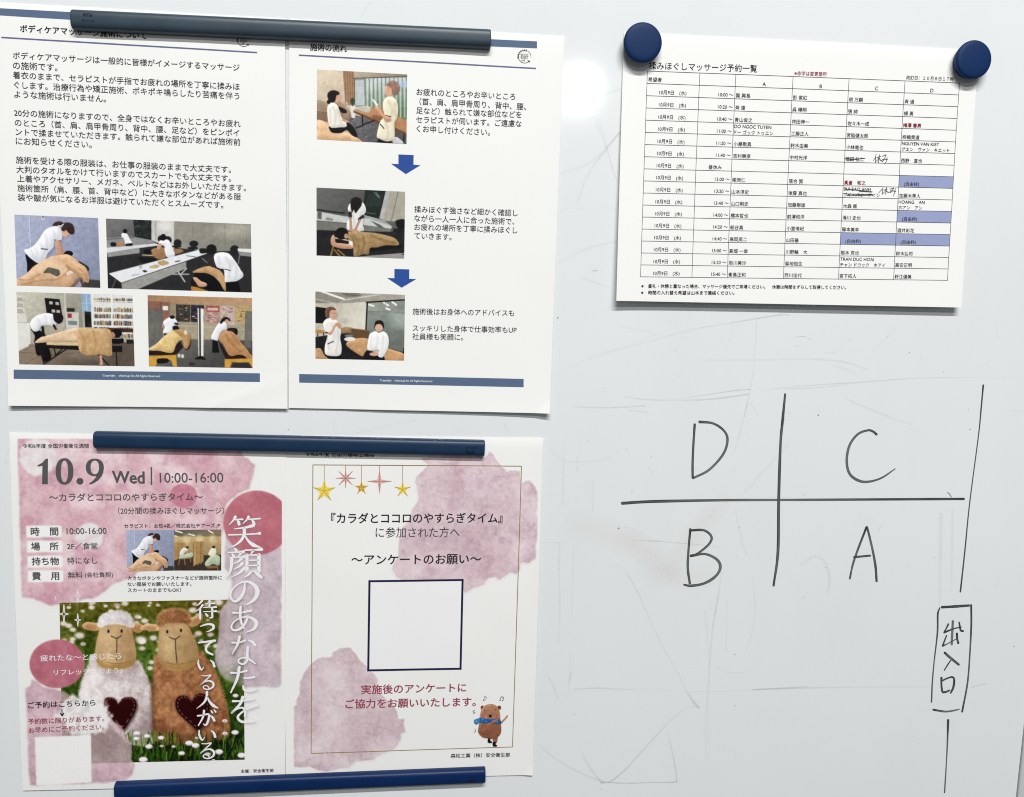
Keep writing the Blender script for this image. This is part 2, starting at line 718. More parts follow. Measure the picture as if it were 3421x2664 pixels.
    def done(s, blur=1):
        k = s.ss
        im = s.img
        # softness of a small laser print: glare into the darks and uneven toner
        im = 255 * np.clip(im / 255, 0, 1) ** (1 + 0.16 * np.clip((232 - im.mean(-1, keepdims=True)) / 60, 0, 1))
        im = 0.91 * im + 0.09 * np.stack([box(im[..., i], 7) for i in range(3)], -1)
        gy = im.mean(-1, keepdims=True)
        im = gy + 0.90 * (im - gy)
        tw = np.clip((236 - im.mean(-1, keepdims=True)) / 50, 0, 1)
        im = im * (1 + tw * (0.08 * (fbm(s.X, s.Y, 26, 4, 91)[..., None] - 0.5) * 2 + 0.06 * (fbm(s.X, s.Y, 6, 2, 92)[..., None] - 0.5) * 2))
        if blur:
            im = np.stack([box(im[..., i], blur) for i in range(3)], -1)
        im = im.reshape(s.ny, k, s.nx, k, 3).mean((1, 3))
        al = s.a.reshape(s.ny, k, s.nx, k).mean((1, 3))
        im = im + rng.normal(0, 1.6, im.shape)
        return np.clip(im, 0, 245), al


def place_pic(pic, sheet, crop, corners, name, parent, layer, label=None):
    """puts a painted picture on the sheet as its own mesh"""
    im, al = pic
    ny, nx = al.shape
    q = np.asarray(corners, float)
    S, T = np.meshgrid(np.linspace(0, 1, nx), np.linspace(0, 1, ny))
    S, T = S.ravel()[:, None], T.ravel()[:, None]
    uv = sheet.loc(px(crop, q[0] * (1 - S) * (1 - T) + q[1] * S * (1 - T) + q[2] * S * T + q[3] * (1 - S) * T))
    al = al.ravel()
    col = s2l(im.reshape(-1, 3))
    col = col * al[:, None] + s2l(PAPER_RGB) * (1 - al[:, None])
    f = grid_faces(nx, ny)
    keep = al[f].max(1) > 0.02
    f = f[keep]
    used = np.zeros(len(uv), bool)
    used[f.ravel()] = True
    idx = np.cumsum(used) - 1
    o = mesh_obj(name, sheet.local(uv, layer)[used], idx[f], PRINT, parent, smooth=True, col=col[used])
    if label:
        o['label'] = label
    return o



# ------------------------------------------------------------------ wall and whiteboard
WALLM, nt_, b_ = new_mat('painted_wall')
b_.inputs['Base Color'].default_value = rgba((214, 214, 208))
b_.inputs['Roughness'].default_value = 0.8
grain(nt_, b_, 160, 0.25, 0.0008)
ALU, nt_, b_ = new_mat('satin_aluminium')
b_.inputs['Base Color'].default_value = rgba((190, 197, 196))
b_.inputs['Metallic'].default_value = 0.0
b_.inputs['Roughness'].default_value = 0.45
grain(nt_, b_, 300, 0.05, 0.0001)


def slab(name, x0, x1, y0, y1, l0, l1, mat, parent=None):
    """a block in board mm, lifts l0..l1, with a small chamfer on its front edges"""
    c = min(0.8, (l1 - l0) * 0.4)
    def ring(x0, x1, y0, y1, l):
        return [(x0 / 1000, -l / 1000, -y0 / 1000), (x1 / 1000, -l / 1000, -y0 / 1000),
                (x1 / 1000, -l / 1000, -y1 / 1000), (x0 / 1000, -l / 1000, -y1 / 1000)]
    v = ring(x0, x1, y0, y1, l0) + ring(x0, x1, y0, y1, l1 - c) + ring(x0 + c, x1 - c, y0 + c, y1 - c, l1)
    f = [(3, 2, 1, 0), (8, 9, 10, 11)]
    for k in (0, 4):
        f += [(k + i, k + (i + 1) % 4, k + 4 + (i + 1) % 4, k + 4 + i) for i in range(4)]
    return mesh_obj(name, v, f, mat, parent)


wall = slab('wall', -1800, 2200, -1400, 1500, -60, -22, WALLM)
wall['kind'] = 'structure'
wall['label'] = 'painted wall behind the whiteboard'
BX0, BX1, BY0, BY1 = -480.0, 875.6, -560.0, 620.0
board = slab('whiteboard', BX0, BX1, BY0, BY1, -21, 0, BOARD)
tag(board, 'large glossy whiteboard with wiped marker traces and a hand drawn room plan', 'whiteboard')
for nm, a in (('frame_rail', (BX1 + 0.3, BX1 + 17, BY0 - 17, BY1 + 17)), ('frame_rail', (BX0 - 17, BX0 - 0.3, BY0 - 17, BY1 + 17)),
              ('frame_rail', (BX0, BX1, BY0 - 17, BY0 - 0.3)), ('frame_rail', (BX0, BX1, BY1 + 0.3, BY1 + 17))):
    slab(nm, *a, -20, 1.6, ALU, board)

# ------------------------------------------------------------------ paper sheets
def wav(u, v, s, a, seed):
    return a * 2 * (fbm(u, v, s, 2, seed) - 0.5)


def top_bow(v, a=0.9, k=4.0):
    return a * (1 - np.exp(-np.maximum(v, 0) / k))


def f_left(u, v):
    d = ((u - 152) * 15 + (v - 296) * 38) / 40.85            # crease near the lower right corner
    cr = 0.55 * np.exp(-np.abs(d) / 7) * np.clip((v - 262) / 25, 0, 1)
    b = np.exp(-np.maximum(297 - v, 0) / 34)
    return 0.45 + top_bow(v) + wav(u, v, 75, 0.6, 1) + b * (0.9 + 1.9 * np.clip(1 - u / 85, 0, 1) + 1.1 * np.clip((u - 120) / 90, 0, 1)) + cr


def f_right(u, v):
    b = np.exp(-np.maximum(297 - v, 0) / 30)
    ear = 0.09 * np.clip(u + v - (507 - 12), 0, 12)
    return 0.45 + top_bow(v) + wav(u, v, 80, 0.6, 2) + b * (0.5 + 1.9 * np.clip(u / 210, 0, 1)) + 1.0 * np.exp(-np.maximum(210 - u, 0) / 18) + ear


def f_flyer(u, v):
    b = np.exp(-np.maximum(297 - v, 0) / 12)
    mid = np.sin(np.clip(v / 297, 0, 1) * math.pi)
    return 0.75 + top_bow(v, 0.6) + wav(u, v, 80, 0.5, 3) + 0.8 * mid - 0.15 * b


def f_survey(u, v):
    ear = 0.10 * np.clip(u + v - (507 - 9), 0, 9)
    mid = np.sin(np.clip(v / 297, 0, 1) * math.pi)
    return 0.35 + top_bow(v, 0.8) + wav(u, v, 80, 0.5, 4) + 0.9 * mid * np.clip(u / 60, 0, 1) + 1.5 * np.exp(-np.maximum(210 - u, 0) / 16) * (0.4 + 0.6 * np.clip(1 - v / 297, 0, 1)) + ear


def f_sched(u, v):
    bow = np.sin(np.clip(u / 297, 0, 1) * math.pi) * 0.9 * np.exp(-np.maximum(v, 0) / 50)
    t = np.clip(v / 210, 0, 1)
    return 0.4 + top_bow(v, 0.9, 3.5) + bow + wav(u, v, 110, 0.5, 5) + 5.6 * t ** 1.5 + 0.9 * np.exp(-np.maximum(u, 0) / 14) * t


S_LEFT = Sheet(1.9, -318.36, -0.003, 210, 297, f_left)
S_RIGHT = Sheet(215.0, -319.4, 0.005, 210, 297, f_right)
S_FLY = Sheet(1.3, 0.1, 0.0075, 210, 297, f_flyer)
S_SUR = Sheet(209.0, 0.0, -0.0022, 210, 297, f_survey)
S_SCH = Sheet(472.26, -324.52, -0.0085, 297, 210, f_sched)


def paper(name, sh, label, cat, step=2.5):
    nx, ny = int(sh.w / step) + 1, int(sh.h / step) + 1
    S, T = np.meshgrid(np.linspace(0, sh.w, nx), np.linspace(0, sh.h, ny))
    uv = np.stack([S.ravel(), T.ravel()], 1)
    top, bot = sh.local(uv, 0.0), sh.local(uv, -0.11)
    g = grid_faces(nx, ny)
    n = nx * ny
    per = list(range(nx)) + [nx * (j + 1) - 1 for j in range(1, ny)] + [n - 2 - i for i in range(nx - 1)] + [nx * j for j in range(ny - 2, 0, -1)]
    np_ = len(per)
    side = np.array([(2 * n + i, 2 * n + (i + 1) % np_, 2 * n + np_ + (i + 1) % np_, 2 * n + np_ + i) for i in range(np_)])
    o = mesh_obj(name, np.concatenate([top, bot, top[per], bot[per]]), np.concatenate([g, g[:, ::-1] + n, side]), PAPER, loc=sh.origin(), smooth=True)
    return tag(o, label, cat)


P_LEFT = paper('notice_sheet', S_LEFT, 'white notice about the massage treatment with four photos in two rows under dense text', 'notice')
P_RIGHT = paper('notice_sheet', S_RIGHT, 'white notice with three stacked photos and two blue arrows pointing down', 'notice')
P_SUR = paper('survey_sheet', S_SUR, 'survey request sheet with hanging stars, pink watercolour patches and thin gold frame', 'poster')
P_FLY = paper('event_flyer', S_FLY, 'pink event flyer with large date 10.9 and photo of two plush sheep', 'flyer')
P_SCH = paper('schedule_sheet', S_SCH, 'landscape reservation timetable held by two blue button magnets', 'timetable')

# ------------------------------------------------------------------ magnets
BAR_G = 'bar magnets clamping the paper sheets to the whiteboard'
MAGTEXT = mat_ink('moulded_black_lettering', (14, 18, 26), 0.5, 0.05)


def bar_magnet(crop_pts, w, h, n, mat, label, words, flip, base=1.5):
    """crop_pts: axis end points (photo pixels)"""
    q = board_at(np.array(crop_pts, float), base + h * 0.55)
    L = float(np.linalg.norm(q[1] - q[0]))
    ax = (q[1] - q[0]) / L
    cr = np.array([-ax[1], ax[0]])                                     # downwards on the board
    a = np.linspace(math.pi, 0, 33)
    prof = np.stack([np.sign(np.cos(a)) * np.abs(np.cos(a)) ** (2 / n) * w / 2, np.abs(np.sin(a)) ** (2 / n) * h], 1)
    st = [(0.0, 0.90), (0.25, 0.955), (0.7, 0.99), (1.3, 1.0), (L / 3, 1.0), (2 * L / 3, 1.0), (L - 1.3, 1.0), (L - 0.7, 0.99), (L - 0.25, 0.955), (L, 0.90)]
    v = []
    for t, k in st:
        for x, z in prof:
            zz = z * (0.5 + 0.5 * k) if z > 0.5 else z
            v.append((ax[0] * t + cr[0] * x * k, ax[1] * t + cr[1] * x * k, base + zz))
    np_ = len(prof)
    v = np.array(v)
    f = [(i * np_ + j, (i + 1) * np_ + j, (i + 1) * np_ + j + 1, i * np_ + j + 1) for i in range(len(st) - 1) for j in range(np_ - 1)]
    f += [(i * np_, i * np_ + np_ - 1, (i + 1) * np_ + np_ - 1, (i + 1) * np_) for i in range(len(st) - 1)]
    f += [tuple(range(np_)), tuple(range(len(v) - 1, len(v) - 1 - np_, -1))]
    co = np.stack([v[:, 0], -v[:, 2], -v[:, 1]], 1) / 1000
    o = mesh_obj('bar_magnet', co, f, mat, loc=Vector((q[0][0] / 1000, 0, -q[0][1] / 1000)), smooth=True)
    o.data.polygons[len(f) - 1].use_smooth = False
    o.data.polygons[len(f) - 2].use_smooth = False
    tag(o, label, 'magnet', BAR_G)
    # two lines of moulded lettering, following the curved face
    ver, fac = [], []
    for s, em, along, across, bold in words:
        g, gf = glyphs(s, bold)
        k = em / EM
        cx = (g[:, 0].min() + g[:, 0].max()) / 2
        for x, y in g:
            dx, dy = (x - cx) * k, (y - LMID) * k
            if flip:
                dx, dy = -dx, -dy
            t, c = along % L + dx, across - dy
            z = h * (1 - min(1, abs(2 * c / w)) ** n) ** (1 / n)
            ver.append((ax[0] * t + cr[0] * c, ax[1] * t + cr[1] * c, base + z + 0.1))
        b0 = len(ver) - len(g)
        fac += [tuple(b0 + i for i in p) for p in gf]
    ver = np.array(ver)
    lt = mesh_obj('moulded_lettering', np.stack([ver[:, 0], -ver[:, 2], -ver[:, 1]], 1) / 1000, fac, MAGTEXT, o)
    return o


M_SLATE = mat_plastic('slate_plastic', (44, 60, 72), 0.40, 0.002)
M_NAVY = mat_plastic('navy_plastic', (12, 43, 72), 0.42, 0.0)
M_BLUE = mat_plastic('cobalt_plastic', (1, 35, 80), 0.42, 0.0, 0.25)
bar_magnet([(239.5, 65), (1639.5, 130)], 14.6, 7.2, 3.2, M_SLATE,
           'dark slate grey bar magnet across the top of the two massage notices',
           [('PLUS', 3.1, 12.5, -2.7, 0.03), ('CP-310MB', 2.0, 12.5, 1.3, 0.0)], True)
bar_magnet([(314.5, 1470.5), (1619, 1499)], 13.4, 6.2, 3.6, M_NAVY,
           'navy bar magnet over the top edge of the event flyer and survey sheet',
           [('CP-310MB', 2.0, -11.5, -0.6, 0.0), ('PLUS', 3.1, -11.8, 2.9, 0.03)], False)
bar_magnet([(384, 2643), (1621.5, 2592)], 13.4, 6.2, 3.6, M_BLUE,
           'bright blue bar magnet along the bottom edge of the flyer and survey sheet',
           [('CP-310MB', 2.0, -11.5, -0.6, 0.0), ('PLUS', 3.1, -11.8, 2.9, 0.03)], False)


def button_magnet(pix, label, mat):
    base = 1.7
    prof = [(0, 0), (12.6, 0), (13.2, 0.5), (14.1, 3.0), (14.8, 5.6), (15.15, 6.8), (15.1, 7.7), (14.6, 8.5), (13.6, 9.0), (11, 9.35), (6, 9.6), (0.01, 9.7)]
    q = board_at(np.array([pix], float), base + 6.5)[0]
    n = 72
    v, f = [], []
    for r, z in prof[1:]:
        for i in range(n):
            a = 2 * math.pi * i / n
            v.append((r * math.cos(a) / 1000, -(base + z) / 1000, r * math.sin(a) / 1000))
    for k in range(len(prof) - 2):
        f += [(k * n + i, k * n + (i + 1) % n, (k + 1) * n + (i + 1) % n, (k + 1) * n + i) for i in range(n)]
    f.append(tuple(range(n)))
    o = mesh_obj('button_magnet', v, f, mat, loc=Vector((q[0] / 1000, 0, -q[1] / 1000)), smooth=True)
    return tag(o, label, 'magnet', 'round blue button magnets holding the timetable')


M_BUTTON = mat_plastic('blue_button_plastic', (2, 39, 84), 0.55, 0.0, 0.2)
button_magnet((2146.5, 144), 'round blue button magnet on the top left corner of the timetable', M_BUTTON)
button_magnet((3250, 201), 'round blue button magnet on the top right corner of the timetable', M_BUTTON)


# ------------------------------------------------------------------ marker drawing and wiped traces on the board
class Marks:
    def __init__(s):
        s.v, s.f, s.d, s.n = [], [], [], 0

    def stroke(s, crop, pts, w, dens=(0.9, 0.9), layer=0.05, across=6, streak=True, soft=False, curved=True):
        """pts in crop pixels; w = stroke width(s) in crop pixels"""
        p = px(crop, pts)
        p = spline(p, 12) if curved else np.concatenate([np.linspace(p[i], p[i + 1], 8, endpoint=(i == len(p) - 2)) for i in range(len(p) - 1)])
        k = np.linspace(0, 1, len(p))
        w = np.atleast_1d(np.asarray(w, float)) / CROP[crop][2]
        wi = np.interp(k, np.linspace(0, 1, len(w)), w) if len(w) > 1 else np.full(len(p), w[0])
        wi = wi * (1 + 0.10 * (fbm(k * 40 + random.random() * 90, k * 0, 5.0, 2) - 0.5) * 2)
        v, f, par = ribbon(p, wi, across)
        b = board_at(v, layer)
        dn = np.interp(par[:, 0], np.linspace(0, 1, len(dens)), dens)
        e = np.abs(par[:, 1]) * 2
        if soft:
            dn = dn * np.clip(1.15 - e, 0, 1) * (0.45 + 0.9 * fbm(par[:, 0] * 60 + random.random() * 80, par[:, 1] * 3, 6.0, 3))
        elif streak:
            so = random.random() * 50
            st = fbm(par[:, 1] * 7 + so, par[:, 0] * 3.0 + so, 1.0, 3)
            run = fbm(par[:, 0] * 14 + so, par[:, 0] * 0 + so, 1.0, 3)
            dn = dn * (0.66 + 0.6 * e ** 2) * (0.6 + 0.8 * st) * (0.8 + 0.55 * run)
        s.v.append(np.stack([b[:, 0], np.full(len(b), -layer), -b[:, 1]], 1) / np.array([1000, 1000, 1000]))
        s.f += [tuple(i + s.n for i in q) for q in f]
        s.d.append(np.clip(dn, 0, 1))
        s.n += len(v)
        return s

    def dot(s, crop, c, r, d=0.8, layer=0.05):
        a = np.linspace(0, 2 * math.pi, 9)[:-1]
        p = px(crop, np.array([c]) + np.stack([np.cos(a) * r * (0.7 + 0.6 * random.random()), np.sin(a) * r * (0.7 + 0.6 * random.random())], 1))
        b = board_at(p, layer)
        s.v.append(np.stack([b[:, 0], np.full(len(b), -layer), -b[:, 1]], 1) / 1000)
        s.f.append(tuple(s.n + i for i in range(8)))
        s.d.append(np.full(8, d))
        s.n += 8
        return s

    def make(s, name, mat, parent=board, label=None):
        v = np.concatenate(s.v)
        fs = []
        for f in s.f:
            a, b, c = v[f[0]], v[f[1]], v[f[2]]
            ny = (b[2] - a[2]) * (c[0] - a[0]) - (b[0] - a[0]) * (c[2] - a[2])
            fs.append(f if ny < 0 else f[::-1])
        o = mesh_obj(name, v, fs, mat, parent, dens=np.concatenate(s.d))
        if label:
            o['label'] = label
        return o


Marks().stroke('M', [(207, 560), (330, 553), (600, 548), (815, 547), (1200, 545), (1534, 543)], (12, 11, 9.5, 9, 9.5, 10), (1, .95, .62, .45, .8, 1)).make('marker_line', MARKER, label='horizontal black marker line of the room plan')
Marks().stroke('M', [(840, 136), (830, 240), (822, 330), (815, 545), (812, 750), (795, 880)], (8, 11, 10, 11, 11, 8), (1, .95, .7, .8, .7, 1), layer=0.07).make('marker_line', MARKER, label='long vertical marker line crossing the middle of the plan')
Marks().stroke('M', [(1609, 101), (1600, 200), (1590, 300), (1556, 560), (1538, 740), (1520, 904)], (6.5, 5.5, 4.5, 4.5, 5, 6), (1, .9, .8, .8, .9, 1)).make('marker_line', MARKER, label='thin upright marker line at the right of the plan')
Marks().stroke('N', [(596, 1126), (590, 1300), (582, 1460), (569, 1668)], (18, 11, 9, 10), (1, .7, .6, .8)).make('marker_line', MARKER, label='thin marker line below the entrance box')
Marks().stroke('M', [(1470, 518), (1478, 524), (1485, 536)], 3, (.6, .6)).make('marker_tick', MARKER)

Marks().stroke('M', [(489, 253), (484, 330), (481, 400), (481, 462)], 9, (1, .7, .75, 1), layer=0.07) \
    .stroke('M', [(507, 244), (560, 250), (602, 278), (616, 315), (599, 370), (545, 430), (484, 462)], (10, 9, 9, 10, 10, 10, 8), (1, .8, .8, .65, .6, .5, .8)) \
    .make('marker_letter', MARKER, label='hand written letter D')
Marks().stroke('M', [(1195, 293), (1180, 281), (1160, 277), (1122, 292), (1090, 335), (1079, 395), (1090, 445), (1125, 472), (1165, 476), (1215, 461), (1267, 426)], (10, 9, 8, 9, 10, 10, 10, 10, 9, 7, 4), (1, .9, .8, .75, .6, .6, .7, .8, .7, .8, .7)) \
    .make('marker_letter', MARKER, label='hand written letter C')
Marks().stroke('M', [(472, 660), (465, 740), (462, 810), (470, 871)], 9, (1, .7, .7, .9), layer=0.07) \
    .stroke('M', [(474, 665), (525, 665), (554, 690), (543, 720), (500, 755), (473, 765)], (10, 9, 10, 9, 8, 9), (.9, .8, .7, .6, .7, 1)) \
    .stroke('M', [(473, 764), (530, 757), (577, 780), (588, 812), (568, 845), (525, 871), (475, 880), (447, 876)], (10, 9, 10, 11, 11, 10, 10, 7), (1, .7, .6, .55, .6, .7, .8, 1), layer=0.09) \
    .make('marker_letter', MARKER, label='hand written letter B')
Marks().stroke('M', [(1156, 652), (1122, 740), (1102, 800), (1091, 853)], (8, 8, 8, 7), (1, .7, .7, .9)) \
    .stroke('M', [(1158, 652), (1177, 730), (1190, 800), (1195, 863)], (8, 9, 9, 9), (.9, .6, .8, 1), layer=0.07) \
    .stroke('M', [(1107, 769), (1140, 766), (1171, 763)], 8, (1, .8, 1), layer=0.09) \
    .make('marker_letter', MARKER, label='hand written letter A')

Marks().stroke('N', [(548, 288), (650, 282), (752, 275)], (18, 20, 18), (1, .95, 1), layer=0.07) \
    .stroke('N', [(767, 270), (768, 420), (757, 640), (740, 850), (700, 1066)], (14, 15, 11, 12, 14), (1, .85, .7, .7, 1)) \
    .stroke('N', [(534, 292), (519, 340), (516, 480), (492, 690), (478, 850), (472, 994)], (10, 14, 13, 9, 10, 11), (1, 1, .8, .7, .8, .9)) \
    .stroke('N', [(484, 1050), (530, 1058), (580, 1064), (640, 1056), (680, 1046)], (15, 15, 14, 12, 8), (1, .9, .6, .6, .5)) \
    .make('entrance_box', MARKER, label='narrow upright marker box around the entrance characters')
Marks().stroke('N', [(631, 390), (627, 470), (622, 566)], (17, 17, 16), (.55, .4, .5)) \
    .stroke('N', [(598, 412), (582, 446), (566, 475)], (13, 11, 12), (.9, .9, 1), layer=0.07) \
    .stroke('N', [(566, 476), (640, 447), (692, 436)], (15, 10, 10), (1, .9, .9), layer=0.09) \
    .stroke('N', [(678, 400), (685, 440), (690, 460), (708, 466)], (12, 12, 14, 16), (1, 1, 1, 1), layer=0.11) \
    .stroke('N', [(584, 498), (566, 545), (555, 574)], (10, 11, 14), (.9, 1, 1), layer=0.07) \
    .stroke('N', [(555, 576), (590, 560), (660, 522)], (14, 8, 7), (1, .9, .8), layer=0.09) \
    .stroke('N', [(661, 482), (664, 525), (672, 556)], (16, 14, 16), (1, 1, 1), layer=0.11) \
    .make('entrance_character', MARKER, label='hand written character 出')
Marks().stroke('N', [(570, 626), (612, 664), (676, 716)], (18, 20, 17), (1, .6, 1)) \
    .stroke('N', [(614, 684), (590, 720), (567, 757)], (9, 11, 9), (.9, .9, .9), layer=0.07) \
    .make('entrance_character', MARKER, label='hand written character 入')
Marks().stroke('N', [(546, 810), (546, 870), (552, 915)], (17, 14, 16), (1, 1, 1)) \
    .stroke('N', [(550, 836), (590, 816), (628, 808), (641, 830), (634, 885), (614, 926)], (12, 12, 14, 16, 16, 13), (.9, 1, 1, 1, .9, .9), layer=0.07) \
    .stroke('N', [(556, 922), (585, 916), (606, 905)], (15, 14, 12), (1, .9, .9), layer=0.09) \
    .make('entrance_character', MARKER, label='hand written character 口')

# wiped traces
g = Marks()
def gh(crop, pts, w, d, **k):
    g.stroke(crop, pts, w, tuple(0.36 * k for k in (d if isinstance(d, tuple) else (d, d))), layer=0.03, soft=True, across=4, **k)
gh('O', [(95, 320), (270, 255), (480, 195), (680, 140), (860, 108), (1040, 78), (1125, 70)], 9, (.05, .12, .10, .16, .24, .32, .3))
gh('O', [(850, 110), (1000, 85), (1090, 68), (1128, 73)], 6, (.1, .3, .35, .3))
gh('O', [(980, 60), (978, 150), (968, 280), (960, 360), (925, 530)], 6, (.05, .2, .15, .2, .3))
gh('O', [(880, 95), (865, 170), (858, 190)], 6, .12)
gh('O', [(360, 120), (480, 145), (520, 160)], 8, .12)
gh('O', [(390, 440), (480, 452), (640, 455), (780, 450), (945, 428)], 8, (.15, .3, .22, .4, .5))
gh('O', [(640, 448), (760, 430), (880, 412), (950, 406)], 6, (.1, .3, .5, .55))
gh('O', [(1000, 412), (1150, 395), (1300, 383), (1480, 372), (1700, 356), (1960, 352), (2180, 356)], 6, (.1, .28, .3, .4, .3, .12, .1))
gh('O', [(1110, 405), (1260, 398), (1420, 380)], 6, (.3, .3, .15))
gh('O', [(160, 486), (330, 488), (480, 480)], 9, (.15, .35, .3))
gh('O', [(400, 498), (490, 512)], 7, .2)
gh('O', [(700, 275), (980, 274), (1220, 270), (1380, 285), (1480, 318)], 12, (.06, .14, .14, .18, .15))
gh('O', [(1610, 130), (1500, 235)], 8, .1)
gh('O', [(1400, 455), (1480, 490), (1580, 525)], 8, .12)
gh('O', [(955, 470), (985, 525)], 7, .15)
gh('O', [(1330, 300), (1420, 330)], 14, .1)
gh('O', [(1148, 172), (1185, 168), (1203, 170)], 3, .8)
gh('O', [(1150, 214), (1180, 208)], 2.5, .5)
gh('O', [(1205, 178), (1232, 183)], 4, .3)
gh('O', [(1385, 178), (1412, 186)], 3, .35)
gh('O', [(1290, 244), (1350, 236)], 3, .3)
gh('O', [(2060, 130), (2068, 185)], 3, .25)
# lower half
gh('P', [(110, 560), (170, 640), (260, 690), (400, 690), (560, 678), (690, 645), (780, 570)], 14, (.1, .16, .18, .16, .12, .14, .05))
gh('P', [(235, 500), (232, 850), (228, 1100)], 26, (.05, .15, .1))
gh('P', [(510, 870), (510, 1160)], 24, (.1, .14))
gh('P', [(370, 640), (360, 780)], 18, .16)
gh('P', [(900, 1435), (1030, 1438), (1150, 1443), (1300, 1458), (1520, 1475), (1700, 1500)], 11, (.1, .4, .4, .45, .3, .1))
gh('P', [(1040, 1438), (1150, 1443)], 9, .5)
gh('P', [(1070, 625), (1063, 655)], 4, .4)
gh('P', [(1980, 130), (1940, 270), (1880, 500), (1830, 640)], 14, (.3, .22, .16, .08))
gh('P', [(1860, 1130), (1890, 1300), (1930, 1480), (1970, 1570)], 14, (.1, .2, .25, .15))
gh('P', [(0, 1455), (200, 1452)], 10, .2)
gh('P', [(195, 1460), (190, 1700)], 24, .14)
gh('P', [(330, 1480), (325, 1690)], 24, .1)
gh('Q', [(640, 10), (700, 110), (770, 250), (880, 500), (1000, 720), (1110, 930)], 16, (.1, .24, .2, .14, .12, .18))
gh('Q', [(1110, 930), (1150, 990), (1190, 1035)], 26, (.2, .4, .45))
gh('Q', [(1360, 30), (1330, 230), (1290, 480), (1258, 900), (1240, 1200), (1250, 1420)], 16, (.15, .3, .25, .16, .1, .08))
gh('Q', [(150, 0), (155, 300), (150, 560)], 16, (.18, .16, .05))
gh('Q', [(255, 0), (240, 380)], 14, (.16, .08))
gh('Q', [(240, 770), (228, 850)], 10, .45)
gh('Q', [(60, 780), (110, 880), (140, 970)], 14, (.1, .25, .2))
gh('Q', [(235, 640), (215, 970)], 10, .12)
gh('Q', [(260, 898), (430, 890), (560, 895), (700, 900)], 14, (.15, .45, .3, .1))
gh('Q', [(0, 940), (600, 905), (1250, 915), (1600, 902)], 10, (.08, .08, .08, .14))
gh('Q', [(1590, 902), (1750, 893), (1880, 886), (2004, 880)], 15, (.3, .42, .45, .3))
gh('Q', [(0, 1310), (120, 1410), (250, 1490), (400, 1560), (470, 1585)], 13, (.22, .2, .24, .32, .45))
gh('Q', [(300, 1340), (360, 1450), (430, 1550), (480, 1590)], 15, (.1, .24, .34, .5))
gh('Q', [(460, 1595), (540, 1580), (650, 1490), (720, 1410), (850, 1270), (960, 1150), (1080, 1050), (1180, 1020)], 16, (.5, .5, .42, .34, .22, .2, .18, .14))
gh('Q', [(470, 1588), (650, 1598), (820, 1592), (1000, 1590), (1026, 1575)], 12, (.5, .5, .5, .55, .5))
gh('Q', [(1028, 1590), (1018, 1500), (1000, 1400), (975, 1290), (955, 1230)], 12, (.5, .42, .36, .25, .1))
gh('Q', [(1590, 60), (1610, 300), (1580, 500), (1530, 640)], 14, (.1, .14, .12, .05))
gh('Q', [(1320, 730), (1400, 770), (1500, 775), (1610, 740)], 14, (.08, .14, .14, .08))
gh('Q', [(450, 1636), (470, 1646)], 9, .4)
gh('Q', [(1400, 240), (1395, 620)], 18, (.12, .06))
gh('M', [(1445, 600), (1440, 950)], 18, (.16, .12))
gh('M', [(1490, 580), (1485, 900)], 14, (.14, .08))
gh('M', [(900, 800), (960, 765), (1000, 800), (1012, 860), (1005, 905)], 14, (.08, .15, .15, .2, .12))
gh('M', [(1070, 150), (1200, 210), (1330, 255)], 8, .12)
gh('M', [(720, 1283), (900, 1278), (1100, 1274), (1400, 1272)], 7, (.3, .34, .2, .08))
gh('M', [(1560, 1275), (1610, 1262), (1622, 1260)], 7, (.2, .35, .3))
gh('M', [(1720, 200), (1767, 205)], 8, .12)
gh('M', [(850, 330), (760, 430), (680, 520)], 12, .1)
gh('M', [(530, 980), (545, 1200), (540, 1500)], 12, (.1, .08, .05))
gh('M', [(905, 530), (925, 522)], 4, .35)
gh('M', [(1200, 665), (1225, 632)], 3, .4)
gh('M', [(908, 930), (914, 922)], 4, .5)
# top half
gh('R', [(635, 510), (660, 580)], 5, .28)
gh('R', [(655, 520), (690, 650), (722, 760), (742, 800)], 7, (.12, .25, .3, .2))
gh('R', [(755, 570), (690, 650), (610, 760), (560, 890)], 12, (.35, .3, .16, .12))
gh('R', [(490, 760), (600, 720), (690, 655)], 10, (.1, .16, .2))
gh('R', [(560, 480), (640, 430), (760, 385)], 8, .14)
gh('R', [(480, 1150), (600, 1090), (735, 1055)], 8, (.1, .18, .2))
gh('R', [(500, 910), (730, 915)], 8, .08)
gh('R', [(625, 1186), (648, 1183)], 6, .7)
gh('R', [(580, 1215), (640, 1238), (690, 1255)], 6, .25)
gh('R', [(600, 1560), (760, 1520), (916, 1460)], 8, .08)
gh('C', [(690, 0), (640, 60), (585, 150)], 6, (.2, .35, .25))
gh('C', [(820, 20), (870, 60)], 7, .15)
gh('K', [(405, 10), (405, 130)], 7, .2)
gh('K', [(420, 110), (600, 100), (760, 70)], 8, .14)
gh('K', [(560, 110), (700, 60), (850, 40), (1000, 10)], 7, .16)
gh('K', [(560, 30), (600, 70), (700, 108)], 7, .12)
gh('K', [(1650, 50), (1668, 85), (1682, 104)], 3, .7)
gh('K', [(1655, 44), (1668, 56)], 2.5, .5)
gh('I', [(70, 230), (45, 290), (38, 320), (60, 338)], 6, .3)
gh('F', [(1400, 120), (1360, 230)], 8, .12)
gh('F', [(1780, 640), (1830, 700)], 10, .08)
gh('E', [(60, 1350), (150, 1260), (220, 1180)], 12, (.35, .25, .2))
gh('E', [(0, 1110), (40, 1240), (75, 1360)], 8, .15)
gh('E', [(100, 800), (220, 745)], 8, .14)
gh('E', [(850, 20), (858, 35)], 8, .3)
